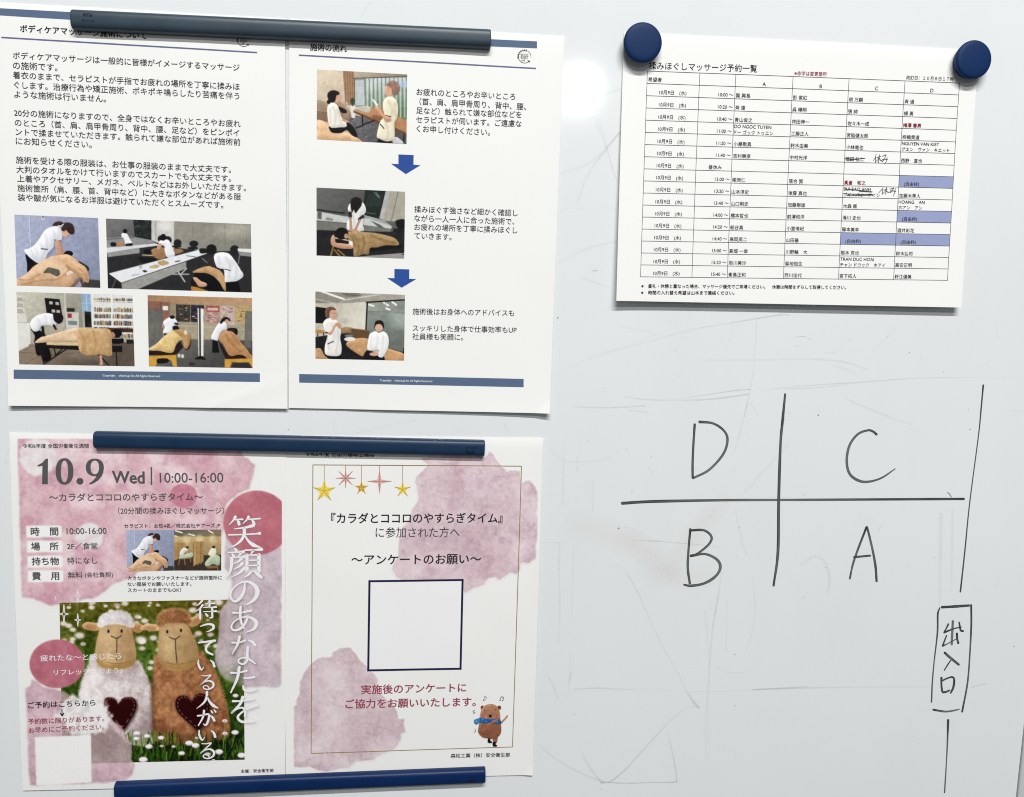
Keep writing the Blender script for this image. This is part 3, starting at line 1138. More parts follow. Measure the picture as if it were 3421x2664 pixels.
for c, p, r, d in [('M', (968, 218), 2.6, .85), ('M', (194, 657), 3.2, .8), ('M', (1558, 273), 2.2, .6), ('M', (645, 1146), 2, .7), ('M', (645, 1346), 2, .7),
                   ('M', (1320, 802), 1.8, .5), ('M', (246, 513), 1.8, .6), ('O', (614, 233), 2, .8), ('O', (1668, 241), 2.5, .6), ('O', (1720, 265), 1.8, .5),
                   ('O', (1258, 522), 3, .8), ('O', (86, 85), 1.8, .6), ('P', (882, 968), 5, .5), ('P', (1042, 744), 4, .6), ('P', (832, 576), 3.5, .5),
                   ('P', (1070, 788), 4, .35), ('E', (1312, 95), 4, .4), ('K', (72, 80), 4, .6), ('R', (475, 1390), 3, .5), ('N', (1086, 580), 4, .6),
                   ('M', (1655, 885), 1.6, .5), ('M', (1728, 1115), 1.6, .5), ('M', (320, 380), 2, .3), ('M', (1480, 345), 1.5, .4), ('D', (1985, 985), 4, .5)]:
    g.dot(c, p, r, d, 0.035)
for _ in range(70):
    g.dot('S', (random.uniform(1850, 3400), random.uniform(1050, 2650)), random.uniform(0.7, 1.7), random.uniform(0.12, 0.5), 0.035)
wm = g.make('wiped_marks', GHOST, label='faint wiped marker traces, specks and smears')
wm['kind'] = 'stuff'
g = Marks()
for pts, w, d in [([(20, 640), (150, 680), (290, 740), (380, 830)], 120, .16), ([(330, 870), (430, 760), (520, 640), (600, 550)], 90, .13), ([(300, 800), (420, 840), (520, 850)], 110, .12)]:
    g.stroke('M', pts, w, (d * .15, d * .4, d * .2), layer=0.02, soft=True, across=8)
g.make('pink_smear', PINKGHOST, label='faint pink smear of wiped red marker')

# ------------------------------------------------------------------ printed photos (painted in crop coordinates)
WHT, BLK, SKIN, HAIR = (231, 232, 235), (24, 24, 28), (206, 160, 136), (34, 30, 32)
TOWEL, TOWEL_L, TOWEL_D = (222, 184, 146), (238, 206, 170), (186, 144, 108)


def shade_folds(p, lines, col, w=4, a=0.5):
    for l in lines:
        p.line(l, w, col, a, smooth=True, soft=w * 0.9)


def photo_back_massage():
    Q = [(108, 152), (738, 178), (755, 703), (127, 685)]
    p = Pic(Q, 142, 120, (166, 173, 200), res=0.6)
    p.grad(Q, (176, 183, 208), (150, 157, 182), (120, 300), (740, 420))
    p.grad([(560, 180), (738, 178), (755, 703), (640, 700)], (160, 167, 192), (140, 147, 170), (560, 300), (750, 640), a=.8, soft=30)
    p.line([(222, 155), (226, 300), (233, 440)], 7, (196, 202, 220)).line([(229, 155), (233, 300), (239, 440)], 3, (140, 146, 170), .6)
    p.poly([(312, 160), (333, 161), (334, 194), (313, 193)], (206, 208, 206)).poly([(318, 164), (328, 164), (329, 178), (318, 178)], (96, 98, 104))
    p.poly([(650, 636), (760, 645), (760, 710), (600, 710)], (72, 72, 70)).line([(650, 636), (756, 645)], 5, (120, 124, 136))
    p.blob([(196, 448), (205, 520), (212, 590), (290, 560), (300, 520), (260, 490)], (24, 24, 30))
    p.blob([(398, 243), (348, 262), (318, 300), (290, 345), (262, 378), (225, 405), (184, 418), (205, 455), (245, 492), (296, 521), (328, 505), (348, 470), (362, 440), (400, 398), (414, 345), (456, 352), (466, 300), (452, 256), (430, 238)], (233, 235, 240))
    shade_folds(p, [[(340, 300), (355, 360), (345, 430)], [(300, 370), (330, 420), (310, 490)], [(260, 400), (280, 440), (275, 490)], [(400, 270), (410, 310), (405, 350)], [(230, 415), (250, 450), (262, 490)]], (196, 200, 212), 12, .6)
    p.blob([(430, 240), (462, 262), (470, 300), (462, 340), (448, 350), (440, 300)], (214, 217, 226), a=.8, soft=4)
    p.line([(412, 344), (456, 352)], 8, (40, 40, 50)).line([(311, 409), (358, 414)], 7, (44, 46, 58))
    p.blob([(416, 350), (452, 354), (460, 400), (470, 440), (492, 462), (470, 476), (440, 462), (424, 440)], SKIN)
    p.blob([(452, 356), (468, 384), (478, 430), (500, 458), (486, 470), (464, 446)], (188, 142, 118))
    p.line([(455, 452), (470, 474)], 5, (172, 124, 100), .6).line([(474, 456), (490, 470)], 5, (172, 124, 100), .6)
    p.blob([(463, 258), (468, 300), (478, 318), (494, 326), (512, 314), (522, 302), (524, 280), (500, 262)], (216, 172, 150))
    p.blob([(462, 262), (468, 236), (486, 216), (516, 212), (545, 226), (558, 252), (560, 288), (546, 302), (524, 296), (508, 282), (500, 268), (484, 276), (470, 276)], (66, 48, 46), tex=(14, 16))
    p.blob([(393, 236), (410, 214), (438, 204), (470, 210), (478, 230), (448, 236), (420, 240)], (72, 52, 48), tex=(10, 16))
    p.line([(440, 238), (462, 240), (476, 226)], 9, (224, 222, 224))
    p.ell(516, 446, 33, 22, (24, 22, 24))
    p.blob([(592, 505), (630, 520), (664, 545), (668, 570), (640, 585), (600, 560)], (56, 54, 54))
    p.blob([(120, 645), (165, 618), (210, 586), (250, 545), (290, 520), (340, 488), (400, 462), (450, 460), (500, 450), (545, 470), (596, 515), (640, 545), (662, 590), (668, 655), (646, 660), (604, 622), (562, 642), (524, 692), (300, 700), (120, 700)], TOWEL, tex=(30, 12))
    p.blob([(400, 470), (500, 456), (580, 520), (640, 570), (650, 640), (600, 610), (540, 580), (500, 540), (440, 500)], (226, 184, 142), tex=(26, 12))
    p.blob([(260, 555), (330, 500), (420, 478), (480, 500), (500, 560), (460, 600), (380, 560), (300, 580)], TOWEL_L, a=.6, soft=16)
    shade_folds(p, [[(500, 538), (560, 580), (606, 600)], [(490, 600), (520, 560), (505, 540)], [(150, 640), (220, 640), (300, 600)], [(170, 680), (280, 650), (420, 640)], [(430, 640), (490, 600)], [(600, 560), (640, 600), (656, 650)]], (176, 130, 96), 9, .65)
    p.blob([(500, 590), (530, 575), (552, 590), (530, 606), (508, 610)], (224, 208, 204))
    p.blob([(328, 590), (346, 562), (368, 548), (404, 556), (444, 568), (450, 600), (428, 614), (402, 604), (372, 590)], (106, 104, 92), tex=(16, 14))
    p.poly([(596, 640), (612, 624), (640, 700), (624, 704)], (112, 74, 50)).poly([(530, 690), (600, 625), (610, 640), (550, 704)], (150, 106, 76))
    p.noise(5, 18)
    return p.done()


def photo_training_room():
    Q = [(797, 182), (1887, 224), (1895, 738), (812, 706)]
    p = Pic(Q, 243, 118, (52, 52, 54), res=0.7)
    p.grad([(790, 170), (1010, 180), (1020, 350), (800, 360)], (132, 131, 130), (108, 107, 108), (800, 180), (900, 360))
    p.poly([(1003, 180), (1140, 195), (1140, 338), (1015, 326)], (44, 50, 50), tex=(20, 22))
    for k in range(26):
        x, y = 1012 + random.random() * 110, 200 + random.random() * 110
        p.ell(x, y, 5, 2.5, (120, 128, 126), .6)
    p.grad([(1140, 195), (1312, 202), (1312, 420), (1140, 345)], (196, 194, 190), (206, 204, 198), (1140, 200), (1312, 300))
    p.line([(1172, 200), (1172, 340)], 8, (172, 170, 168))
    p.grad([(1310, 200), (1900, 222), (1900, 420), (1560, 430), (1310, 400)], (158, 155, 144), (142, 140, 130), (1320, 220), (1880, 420))
    p.ell(1770, 270, 150, 60, (206, 202, 184), .55, soft=60).ell(1240, 240, 50, 40, (236, 234, 226), .6, soft=36)
    for x in (1450, 1690, 1850):
        p.line([(x, 208), (x + 3, 400)], 3, (120, 118, 108), .7)
    p.poly([(790, 330), (1000, 318), (1140, 345), (1170, 365), (800, 410)], (150, 150, 150)).line([(800, 340), (1010, 326)], 4, (70, 70, 72))
    p.poly([(800, 402), (1000, 385), (1172, 368), (1200, 384), (1000, 410), (806, 440)], (214, 216, 216))
    p.poly([(806, 440), (1050, 404), (1050, 442), (812, 472)], (158, 158, 156))
    p.blob([(876, 372), (905, 358), (940, 365), (938, 388), (885, 390)], (176, 140, 110)).blob([(832, 368), (850, 360), (876, 368), (870, 390), (838, 390)], (34, 34, 36))
    p.blob([(916, 300), (934, 290), (958, 300), (980, 340), (1000, 376), (950, 384), (936, 340), (918, 322)], WHT).ell(942, 278, 17, 17, BLK).poly([(948, 372), (1000, 366), (996, 388), (944, 390)], BLK)
    p.blob([(1140, 420), (1180, 404), (1240, 405), (1250, 470), (1200, 490), (1160, 470)], (170, 132, 92), tex=(20, 14)).blob([(1290, 420), (1350, 410), (1380, 430), (1320, 450)], (160, 124, 88))
    p.ell(1108, 432, 26, 20, BLK).poly([(1040, 470), (1180, 480), (1180, 520), (1060, 510)], (30, 28, 30)).line([(1072, 456), (1150, 460)], 8, (200, 180, 140))
    for cx, cy, rx, ry in [(1336, 368, 30, 30), (1212, 335, 26, 26), (1262, 345, 30, 30), (1458, 372, 34, 24), (1450, 405, 40, 12), (1764, 415, 34, 32), (1750, 448, 40, 12), (1330, 392, 36, 10)]:
        p.ell(cx, cy, rx, ry, (40, 42, 44))
    p.poly([(1786, 408), (1900, 412), (1900, 442), (1790, 430)], (222, 224, 222)).poly([(1790, 432), (1900, 444), (1900, 470), (1800, 460)], (150, 150, 148))
    p.line([(1800, 460), (1792, 520)], 6, (150, 150, 150))
    p.blob([(1200, 352), (1236, 342), (1272, 348), (1300, 410), (1315, 460), (1262, 476), (1240, 430), (1236, 390), (1200, 380)], WHT).ell(1228, 324, 22, 26, BLK).blob([(1190, 378), (1206, 366), (1216, 388), (1196, 420), (1180, 410)], SKIN)
    p.poly([(822, 594), (1500, 416), (1558, 444), (1400, 500), (916, 662)], (226, 229, 232)).line([(826, 596), (916, 660)], 5, (250, 250, 250))
    p.poly([(916, 662), (1400, 502), (1402, 556), (1030, 716), (920, 720)], (164, 164, 160)).line([(918, 664), (1400, 504)], 4, (60, 60, 62))
    p.poly([(840, 640), (905, 670), (915, 720), (840, 720)], (38, 38, 42)).line([(846, 705), (870, 640)], 12, (90, 88, 90))
    p.line([(1300, 600), (1420, 600)], 10, (170, 170, 170)).line([(1340, 580), (1390, 655)], 10, (190, 190, 190)).line([(1404, 556), (1360, 600)], 8, (200, 200, 200))
    p.poly([(1186, 506), (1230, 494), (1268, 508), (1270, 524), (1218, 538), (1190, 524)], (196, 164, 120)).poly([(1124, 540), (1170, 526), (1206, 536), (1180, 556), (1130, 556)], (204, 176, 134))
    p.ell(1058, 545, 12, 16, (190, 192, 194)).poly([(1068, 574), (1090, 568), (1112, 578), (1092, 588)], (56, 58, 66)).poly([(990, 606), (1046, 596), (1052, 602), (998, 614)], (180, 184, 186)).line([(1320, 506), (1352, 500)], 8, (60, 60, 62)).line([(1404, 462), (1470, 470)], 5, (90, 90, 92))
    p.blob([(1500, 410), (1546, 408), (1560, 436), (1510, 444)], (34, 34, 36))
    p.blob([(1440, 640), (1500, 632), (1580, 660), (1660, 700), (1690, 740), (1540, 742), (1450, 700)], (30, 28, 32)).poly([(1436, 690), (1480, 696), (1580, 730), (1440, 730)], (196, 144, 62))
    p.blob([(1456, 600), (1500, 588), (1570, 594), (1640, 640), (1690, 715), (1680, 735), (1580, 715), (1500, 655)], (20, 20, 24))
    p.blob([(1448, 586), (1500, 556), (1560, 540), (1620, 548), (1670, 590), (1704, 660), (1700, 722), (1682, 716), (1650, 660), (1600, 612), (1540, 590)], (202, 164, 118), tex=(24, 14))
    p.blob([(1452, 628), (1478, 624), (1510, 650), (1552, 668), (1550, 690), (1500, 694), (1474, 664)], (214, 170, 140))
    p.blob([(1614, 452), (1660, 436), (1720, 446), (1760, 490), (1800, 550), (1830, 606), (1800, 640), (1740, 662), (1694, 660), (1688, 610), (1680, 560), (1640, 560), (1612, 500)], WHT)
    shade_folds(p, [[(1700, 480), (1730, 540), (1720, 620)], [(1740, 500), (1780, 560), (1770, 630)], [(1640, 470), (1650, 520)]], (186, 188, 194), 14, .6)
    p.ell(1590, 414, 40, 38, HAIR).blob([(1570, 480), (1610, 500), (1616, 540), (1596, 548), (1570, 520)], (60, 50, 50)).line([(1616, 548), (1660, 566)], 12, (40, 42, 52)).line([(1690, 562), (1732, 572)], 6, (50, 52, 62))
    p.poly([(1696, 660), (1790, 652), (1812, 740), (1700, 742)], (18, 18, 24))
    p.blob([(1800, 520), (1840, 540), (1840, 580), (1810, 570)], (60, 56, 50)).line([(1520, 480), (1560, 516)], 4, (180, 180, 180))
    p.noise(6, 26)
    return p.done()


def photo_library():
    Q = [(123, 733), (997, 757), (1013, 1293), (145, 1278)]
    p = Pic(Q, 196, 122, (186, 182, 168), res=0.65)
    p.grad([(120, 730), (420, 730), (430, 1120), (130, 1150)], (206, 202, 186), (176, 172, 156), (140, 760), (420, 1000))
    p.grad([(120, 1130), (1020, 1110), (1020, 1300), (120, 1300)], (150, 132, 112), (104, 92, 80), (300, 1130), (600, 1290))
    p.ell(640, 1180, 170, 60, (170, 158, 140), .5, soft=60)
    p.line([(300, 1215), (600, 1190), (920, 1230)], 3, (80, 70, 60), .6).line([(150, 1186), (290, 1196)], 3, (70, 62, 54), .7).line([(170, 1286), (300, 1214)], 3, (80, 70, 60), .7)
    p.grad([(485, 740), (612, 748), (625, 1000), (490, 1010)], (176, 172, 158), (150, 146, 134), (490, 760), (620, 1000))
    p.line([(488, 750), (492, 880)], 10, (206, 204, 196))
    p.poly([(612, 748), (682, 750), (684, 880), (622, 880)], (146, 180, 210)).line([(650, 750), (654, 880)], 4, (206, 214, 220)).line([(616, 820), (684, 822)], 3, (190, 206, 220))
    p.poly([(636, 880), (684, 884), (690, 1000), (640, 1000)], (48, 46, 50)).blob([(640, 910), (670, 900), (680, 960), (646, 990)], (28, 28, 32))
    p.poly([(680, 750), (1000, 757), (1004, 1080), (696, 1070)], (222, 223, 220))
    cols = [(150, 130, 70), (190, 170, 90), (60, 72, 104), (126, 58, 54), (54, 54, 60), (186, 178, 162), (84, 104, 98), (150, 100, 70), (104, 112, 128), (210, 202, 176), (74, 58, 50), (176, 166, 110)]
    for y0, h in [(758, 36), (846, 38), (896, 36), (946, 38), (994, 36), (1040, 34)]:
        x = 706
        while x < 996:
            w = random.uniform(3.5, 7.5)
            if not 832 < x < 846:
                hh = h * random.uniform(.7, 1)
                sk = (x - 706) / 290 * 5 + (16 if y0 < 800 else 0)
                p.poly([(x, y0 + sk + h - hh), (x + w, y0 + sk + h - hh), (x + w, y0 + sk + h), (x, y0 + sk + h)], cols[random.randrange(12)], .92)
            x += w + random.uniform(0, 1.5)
    for y0 in (800, 886, 936, 986, 1034):
        p.line([(696, y0 + 1), (1000, y0 + 8)], 6, (232, 232, 230))
    p.line([(838, 752), (842, 1070)], 8, (230, 231, 230)).line([(692, 752), (704, 1076)], 10, (226, 226, 224))
    p.poly([(746, 1000), (1000, 1010), (1000, 1040), (750, 1030)], (80, 50, 48), tex=(7, 40))
    p.poly([(336, 780), (450, 790), (470, 912), (352, 894)], (30, 28, 28))
    for a in [(386, 815), (432, 820), (404, 876), (440, 880)]:
        p.poly([(a[0] - 14, a[1] - 10), (a[0] + 12, a[1] - 8), (a[0] + 12, a[1] + 14), (a[0] - 14, a[1] + 12)], (196, 190, 180))
    p.poly([(488, 884), (592, 890), (596, 1034), (500, 1030)], (206, 204, 196))
    p.poly([(508, 896), (540, 896), (540, 930), (508, 930)], (170, 60, 60)).poly([(544, 898), (566, 898), (566, 930), (544, 930)], (226, 200, 190)).poly([(512, 950), (580, 954), (580, 984), (514, 980)], (130, 140, 136)).poly([(504, 856), (560, 856), (562, 884), (504, 884)], (46, 50, 50))
    p.poly([(120, 760), (170, 768), (208, 960), (220, 1140), (140, 1180)], (214, 212, 204))
    for y in (800, 844, 888):
        p.line([(128, y), (184, y + 4)], 5, (160, 158, 150)); p.poly([(132, y - 26), (172, y - 20), (178, y - 4), (132, y - 4)], (184, 178, 166))
    p.poly([(130, 965), (225, 965), (232, 1120), (145, 1165)], (222, 220, 214)).line([(128, 966), (224, 964)], 4, (176, 174, 168))
    # therapist
    p.blob([(236, 1010), (262, 1060), (262, 1120), (320, 1130), (318, 1240), (350, 1256), (386, 1226), (352, 1100), (330, 1040)], (20, 20, 24))
    p.blob([(268, 1118), (330, 1110), (350, 1180), (320, 1205), (278, 1204)], (26, 24, 26))
    p.blob([(230, 962), (262, 922), (312, 900), (366, 894), (414, 912), (430, 956), (408, 990), (360, 984), (310, 990), (292, 1024), (256, 1030), (234, 1000)], (236, 236, 240))
    shade_folds(p, [[(280, 930), (300, 970), (284, 1010)], [(340, 910), (350, 960)], [(390, 930), (396, 980)]], (200, 202, 210), 12, .6)
    p.line([(322, 1000), (328, 1050), (318, 1080)], 20, (30, 30, 36)).ell(318, 1090, 15, 20, SKIN).line([(405, 985), (425, 1020)], 16, (34, 34, 40)).line([(424, 1022), (436, 1036)], 12, SKIN)
    p.ell(440, 930, 38, 38, HAIR).blob([(400, 905), (430, 892), (460, 900), (474, 950), (440, 974), (410, 944)], HAIR)
    # table, client
    p.poly([(272, 1110), (600, 1132), (918, 1140), (920, 1186), (830, 1186), (276, 1150)], (30, 26, 28))
    for l in [[(405, 1140), (420, 1210)], [(520, 1150), (330, 1276)], [(300, 1160), (334, 1280)], [(872, 1186), (880, 1290)], [(740, 1200), (820, 1288)], [(420, 1210), (470, 1160)]]:
        p.line(l, 10, (40, 30, 30))
    p.blob([(266, 1116), (300, 1080), (340, 1066), (420, 1044), (500, 1022), (590, 1008), (600, 1100), (500, 1106), (360, 1112)], (226, 196, 160), tex=(24, 12))
    p.poly([(350, 1112), (590, 1112), (592, 1138), (352, 1132)], (224, 196, 152))
    p.ell(875, 1046, 42, 33, (28, 24, 26)).blob([(834, 1044), (852, 1036), (866, 1060), (856, 1080), (832, 1072)], (206, 150, 120))
    p.blob([(830, 1086), (880, 1076), (924, 1084), (924, 1116), (850, 1122)], (22, 22, 24)).line([(836, 1082), (910, 1082)], 5, (206, 196, 170))
    p.blob([(596, 1012), (650, 1006), (740, 1008), (806, 1008), (836, 1036), (840, 1100), (842, 1160), (834, 1216), (760, 1202), (700, 1210), (640, 1206), (600, 1180), (586, 1100)], (206, 170, 122), tex=(16, 16))
    shade_folds(p, [[(600, 1030), (630, 1090), (620, 1180)], [(800, 1020), (826, 1090), (824, 1200)], [(700, 1030), (720, 1120), (700, 1200)]], (168, 132, 90), 10, .5)
    p.line([(757, 1216), (762, 1262)], 18, (214, 166, 140)).ell(762, 1272, 14, 12, (210, 160, 134))
    p.poly([(950, 1090), (1004, 1092), (1006, 1124), (950, 1122)], (40, 38, 40))
    p.noise(6, 22)
    return p.done()


def photo_two_tables():
    Q = [(1110, 758), (1896, 780), (1900, 1307), (1121, 1293)]
    p = Pic(Q, 176, 120, (168, 152, 126), res=0.65)
    p.grad(Q, (178, 140, 106), (196, 160, 124), (1110, 760), (1896, 800))
    p.grad([(1100, 815), (1910, 840), (1910, 1100), (1100, 1100)], (156, 142, 118), (176, 166, 142), (1200, 830), (1300, 1090))
    p.grad([(1100, 1080), (1910, 1100), (1910, 1320), (1100, 1320)], (120, 118, 110), (86, 84, 82), (1400, 1090), (1500, 1300))
    p.poly([(1100, 802), (1276, 812), (1284, 1000), (1240, 1060), (1220, 900), (1104, 860)], (150, 108, 90)).line([(1206, 808), (1222, 1000)], 5, (110, 78, 64)).poly([(1224, 840), (1266, 842), (1266, 874), (1226, 872)], (226, 226, 222))
    p.line([(1280, 985), (1600, 1000), (1840, 1020)], 10, (196, 188, 170), .6)
    for (x0, y0, x1, y1, c) in [(1325, 828, 1432, 956, (66, 64, 56)), (1436, 832, 1534, 960, (48, 50, 66)), (1546, 834, 1652, 972, (186, 150, 138)), (1658, 838, 1764, 976, (198, 176, 168)), (1768, 840, 1882, 968, (196, 170, 116))]:
        p.poly([(x0, y0), (x1, y0 + 4), (x1, y1 + 4), (x0, y1)], c, tex=(12, 26))
        for k in range(16):
            a, b = random.uniform(x0 + 8, x1 - 26), random.uniform(y0 + 8, y1 - 14)
            p.poly([(a, b), (a + random.uniform(8, 24), b), (a + 20, b + 7), (a, b + 6)], random.choice([(226, 220, 210), (170, 60, 60), (60, 70, 90), (214, 190, 110), (150, 140, 130)]), .7)
    p.poly([(1552, 840), (1648, 842), (1648, 884), (1552, 882)], (170, 74, 66)).poly([(1560, 852), (1640, 854), (1640, 876), (1560, 874)], (216, 186, 178))
    for x in range(1112, 1222, 9):
        p.line([(x, 862 + (x - 1112) * .1), (x + 6, 1150)], 6, (122, 120, 116)); p.line([(x + 4, 862), (x + 10, 1150)], 2, (82, 80, 80))
    for x in range(1846, 1900, 9):
        p.line([(x, 880), (x - 6, 1150)], 6, (126, 124, 120)); p.line([(x + 4, 880), (x - 2, 1150)], 2, (86, 84, 82))
    p.poly([(1484, 856), (1532, 862), (1530, 1216), (1490, 1214)], (232, 231, 222)).line([(1503, 858), (1506, 1214)], 12, (36, 34, 36)).line([(1486, 860), (1492, 1214)], 3, (90, 88, 84))
    p.poly([(1466, 1232), (1490, 1222), (1508, 1212), (1526, 1222), (1550, 1236), (1545, 1243), (1466, 1240)], (22, 22, 24))
    p.blob([(1228, 962), (1258, 934), (1290, 924), (1330, 950), (1326, 985), (1302, 1000), (1286, 1052), (1228, 1042), (1240, 1000)], WHT).ell(1297, 924, 19, 14, HAIR).line([(1318, 972), (1338, 976)], 14, (40, 40, 44)).poly([(1236, 1044), (1290, 1050), (1288, 1080), (1240, 1080)], (26, 26, 30)).line([(1226, 980), (1226, 1000)], 10, SKIN)
    p.blob([(1300, 995), (1330, 988), (1350, 1010), (1330, 1024), (1306, 1020)], (30, 28, 30))
    p.blob([(1588, 1074), (1612, 1020), (1640, 975), (1672, 955), (1700, 968), (1704, 1010), (1672, 1026), (1650, 1056), (1634, 1104), (1600, 1094)], WHT).blob([(1654, 970), (1668, 936), (1700, 922), (1730, 940), (1722, 956), (1690, 952), (1666, 972)], HAIR).ell(1706, 956, 15, 16, SKIN).poly([(1598, 1092), (1636, 1102), (1650, 1190), (1596, 1190)], (22, 22, 28)).line([(1686, 1022), (1700, 1022)], 12, SKIN)
    p.blob([(1714, 1008), (1780, 1010), (1780, 1056), (1720, 1040)], (26, 26, 28)).ell(1740, 1030, 26, 16, (60, 46, 40))
    p.poly([(1118, 1176), (1290, 1176), (1356, 1100), (1380, 1150), (1316, 1216), (1118, 1208)], (48, 34, 34)).blob([(1380, 1090), (1430, 1080), (1430, 1150), (1394, 1166)], (60, 44, 40))
    p.blob([(1116, 1166), (1176, 1124), (1240, 1064), (1310, 1022), (1380, 1018), (1424, 1050), (1432, 1104), (1410, 1160), (1386, 1150), (1372, 1094), (1330, 1120), (1296, 1190), (1200, 1176)], (226, 196, 134), tex=(22, 14))
    p.blob([(1310, 1024), (1380, 1018), (1424, 1050), (1432, 1104), (1410, 1160), (1388, 1150), (1376, 1090), (1340, 1050)], (190, 150, 100), tex=(18, 14)).ell(1396, 1038, 12, 18, (214, 210, 190))
    p.poly([(1122, 1214), (1326, 1206), (1332, 1296), (1304, 1292), (1288, 1244), (1190, 1232), (1172, 1292), (1124, 1290)], (216, 168, 70)).blob([(1186, 1236), (1260, 1234), (1264, 1262), (1190, 1270)], (26, 26, 28))
    p.poly([(1640, 1090), (1700, 1180), (1880, 1180), (1900, 1240), (1700, 1240), (1660, 1160)], (46, 32, 32))
    p.blob([(1646, 1060), (1690, 1036), (1738, 1030), (1776, 1060), (1810, 1110), (1860, 1170), (1904, 1230), (1892, 1262), (1836, 1214), (1790, 1206), (1740, 1216), (1712, 1196), (1680, 1130), (1650, 1100)], (196, 148, 102), tex=(22, 16))
    shade_folds(p, [[(1700, 1060), (1740, 1120), (1800, 1180)], [(1740, 1050), (1800, 1130)]], (150, 108, 70), 9, .6)
    p.poly([(1690, 1238), (1904, 1232), (1904, 1310), (1872, 1262), (1744, 1262), (1726, 1304), (1690, 1300)], (214, 164, 66)).poly([(1752, 1266), (1870, 1266), (1890, 1310), (1740, 1310)], (60, 58, 56))
    p.ell(1348, 1212, 12, 15, (206, 206, 200)).ell(1374, 1216, 12, 15, (206, 206, 200)).ell(1444, 1274, 24, 12, (64, 62, 58))
    p.noise(6, 20)
    return p.done()


def photo_consultation():
    Q = [(282, 508), (940, 545), (935, 1053), (280, 1018)]
    p = Pic(Q, 152, 116, (206, 192, 168), res=0.6)
    p.grad([(270, 500), (490, 510), (490, 800), (270, 790)], (222, 208, 184), (202, 186, 160), (300, 520), (480, 780))
    p.grad([(510, 515), (950, 540), (950, 580), (555, 570)], (196, 182, 158), (150, 138, 122), (520, 520), (940, 560))
    p.poly([(470, 515), (554, 524), (552, 600), (548, 800), (486, 730)], (172, 138, 106))
    for x in (486, 504, 522, 540):
        p.line([(x, 522), (x + 6, 770)], 6, (140, 108, 82), .8)
    p.poly([(552, 570), (945, 566), (945, 880), (700, 800), (556, 780)], (150, 166, 150))
    p.grad([(640, 575), (945, 570), (945, 880), (640, 790)], (196, 204, 206), (118, 146, 104), (700, 600), (720, 850))
    for k, x in enumerate(range(632, 945, 15)):
        p.line([(x, 572), (x + 4, 800 + (x - 632) * .22)], 6, (214, 218, 214) if k % 2 else (96, 112, 98), .75)
    p.poly([(556, 590), (626, 588), (632, 770), (560, 770)], (190, 198, 200)).line([(552, 574), (945, 560)], 7, (104, 98, 88)).line([(628, 580), (634, 790)], 7, (150, 150, 142)).line([(556, 580), (556, 790)], 8, (128, 104, 84))
    p.poly([(878, 600), (945, 590), (945, 640), (880, 640)], (176, 196, 224), .7)
    p.grad([(480, 830), (945, 900), (945, 1060), (560, 1060)], (122, 120, 122), (96, 94, 98), (520, 860), (800, 1040))
    for k in range(220):
        a, b = random.uniform(500, 930), random.uniform(860, 1050)
        p.line([(a, b), (a + random.uniform(-14, 14), b + random.uniform(2, 10))], 4, random.choice([(66, 64, 70), (150, 148, 150), (84, 82, 88)]), .7)
    p.blob([(278, 744), (320, 736), (370, 760), (440, 742), (492, 780), (530, 830), (520, 870), (470, 880), (300, 884), (278, 870)], (168, 142, 118)).blob([(440, 780), (490, 800), (500, 824), (460, 822)], (40, 36, 36)).poly([(278, 810), (360, 820), (360, 890), (278, 880)], (142, 118, 98))
    p.poly([(524, 770), (562, 772), (560, 864), (534, 860)], (222, 220, 212))
    for d in (-16, -8, 0, 8, 16):
        p.line([(542, 772), (542 + d, 716 + abs(d))], 8, (66, 84, 58))
    p.poly([(546, 800), (640, 782), (730, 790), (945, 884), (945, 975), (780, 900), (600, 830)], (190, 142, 102), tex=(30, 10)).poly([(546, 806), (780, 902), (945, 978), (945, 1000), (770, 922), (548, 822)], (120, 86, 60))
    for l in [[(612, 840), (616, 920)], [(616, 915), (568, 936)], [(616, 912), (700, 880)], [(916, 985), (910, 1060)]]:
        p.line(l, 9, (30, 30, 34))
    p.blob([(570, 794), (620, 776), (672, 784), (664, 824), (610, 816)], (196, 194, 176)).blob([(690, 840), (750, 850), (740, 876), (690, 862)], (150, 106, 74)).blob([(830, 1020), (860, 1000), (912, 1040), (900, 1056), (850, 1056)], (206, 204, 206))
    p.blob([(275, 890), (320, 880), (370, 910), (440, 950), (530, 980), (612, 1036), (560, 1050), (275, 1030)], (230, 192, 150), tex=(30, 14))
    p.blob([(372, 922), (430, 930), (500, 896), (540, 920), (566, 960), (576, 1000), (540, 990), (500, 950), (460, 970), (400, 970), (376, 950)], (30, 28, 34))
    p.blob([(358, 790), (372, 762), (404, 752), (432, 772), (446, 810), (462, 856), (496, 900), (494, 926), (450, 930), (430, 932), (380, 928), (362, 870)], (234, 230, 218))
    shade_folds(p, [[(400, 780), (420, 840), (410, 920)], [(430, 800), (450, 870), (470, 920)], [(376, 800), (380, 900)]], (196, 190, 176), 9, .6)
    p.line([(470, 876), (506, 888)], 16, SKIN)
    p.blob([(412, 684), (446, 690), (454, 716), (446, 744), (424, 752), (408, 736)], (222, 176, 148)).blob([(358, 700), (370, 672), (404, 660), (440, 672), (446, 690), (424, 700), (416, 736), (398, 750), (372, 740)], (40, 32, 32)).ell(368, 746, 14, 15, (40, 32, 32))
    p.blob([(736, 1010), (816, 1024), (812, 1056), (732, 1056)], (28, 28, 34))
    p.blob([(764, 746), (782, 716), (812, 704), (850, 722), (872, 772), (868, 850), (846, 900), (848, 960), (842, 1016), (790, 1032), (740, 1014), (718, 996), (730, 930), (742, 890), (772, 850), (762, 790)], (232, 224, 198))
    shade_folds(p, [[(800, 740), (830, 800), (820, 880)], [(776, 880), (800, 950), (790, 1020)], [(846, 760), (852, 840)]], (192, 184, 160), 11, .6)
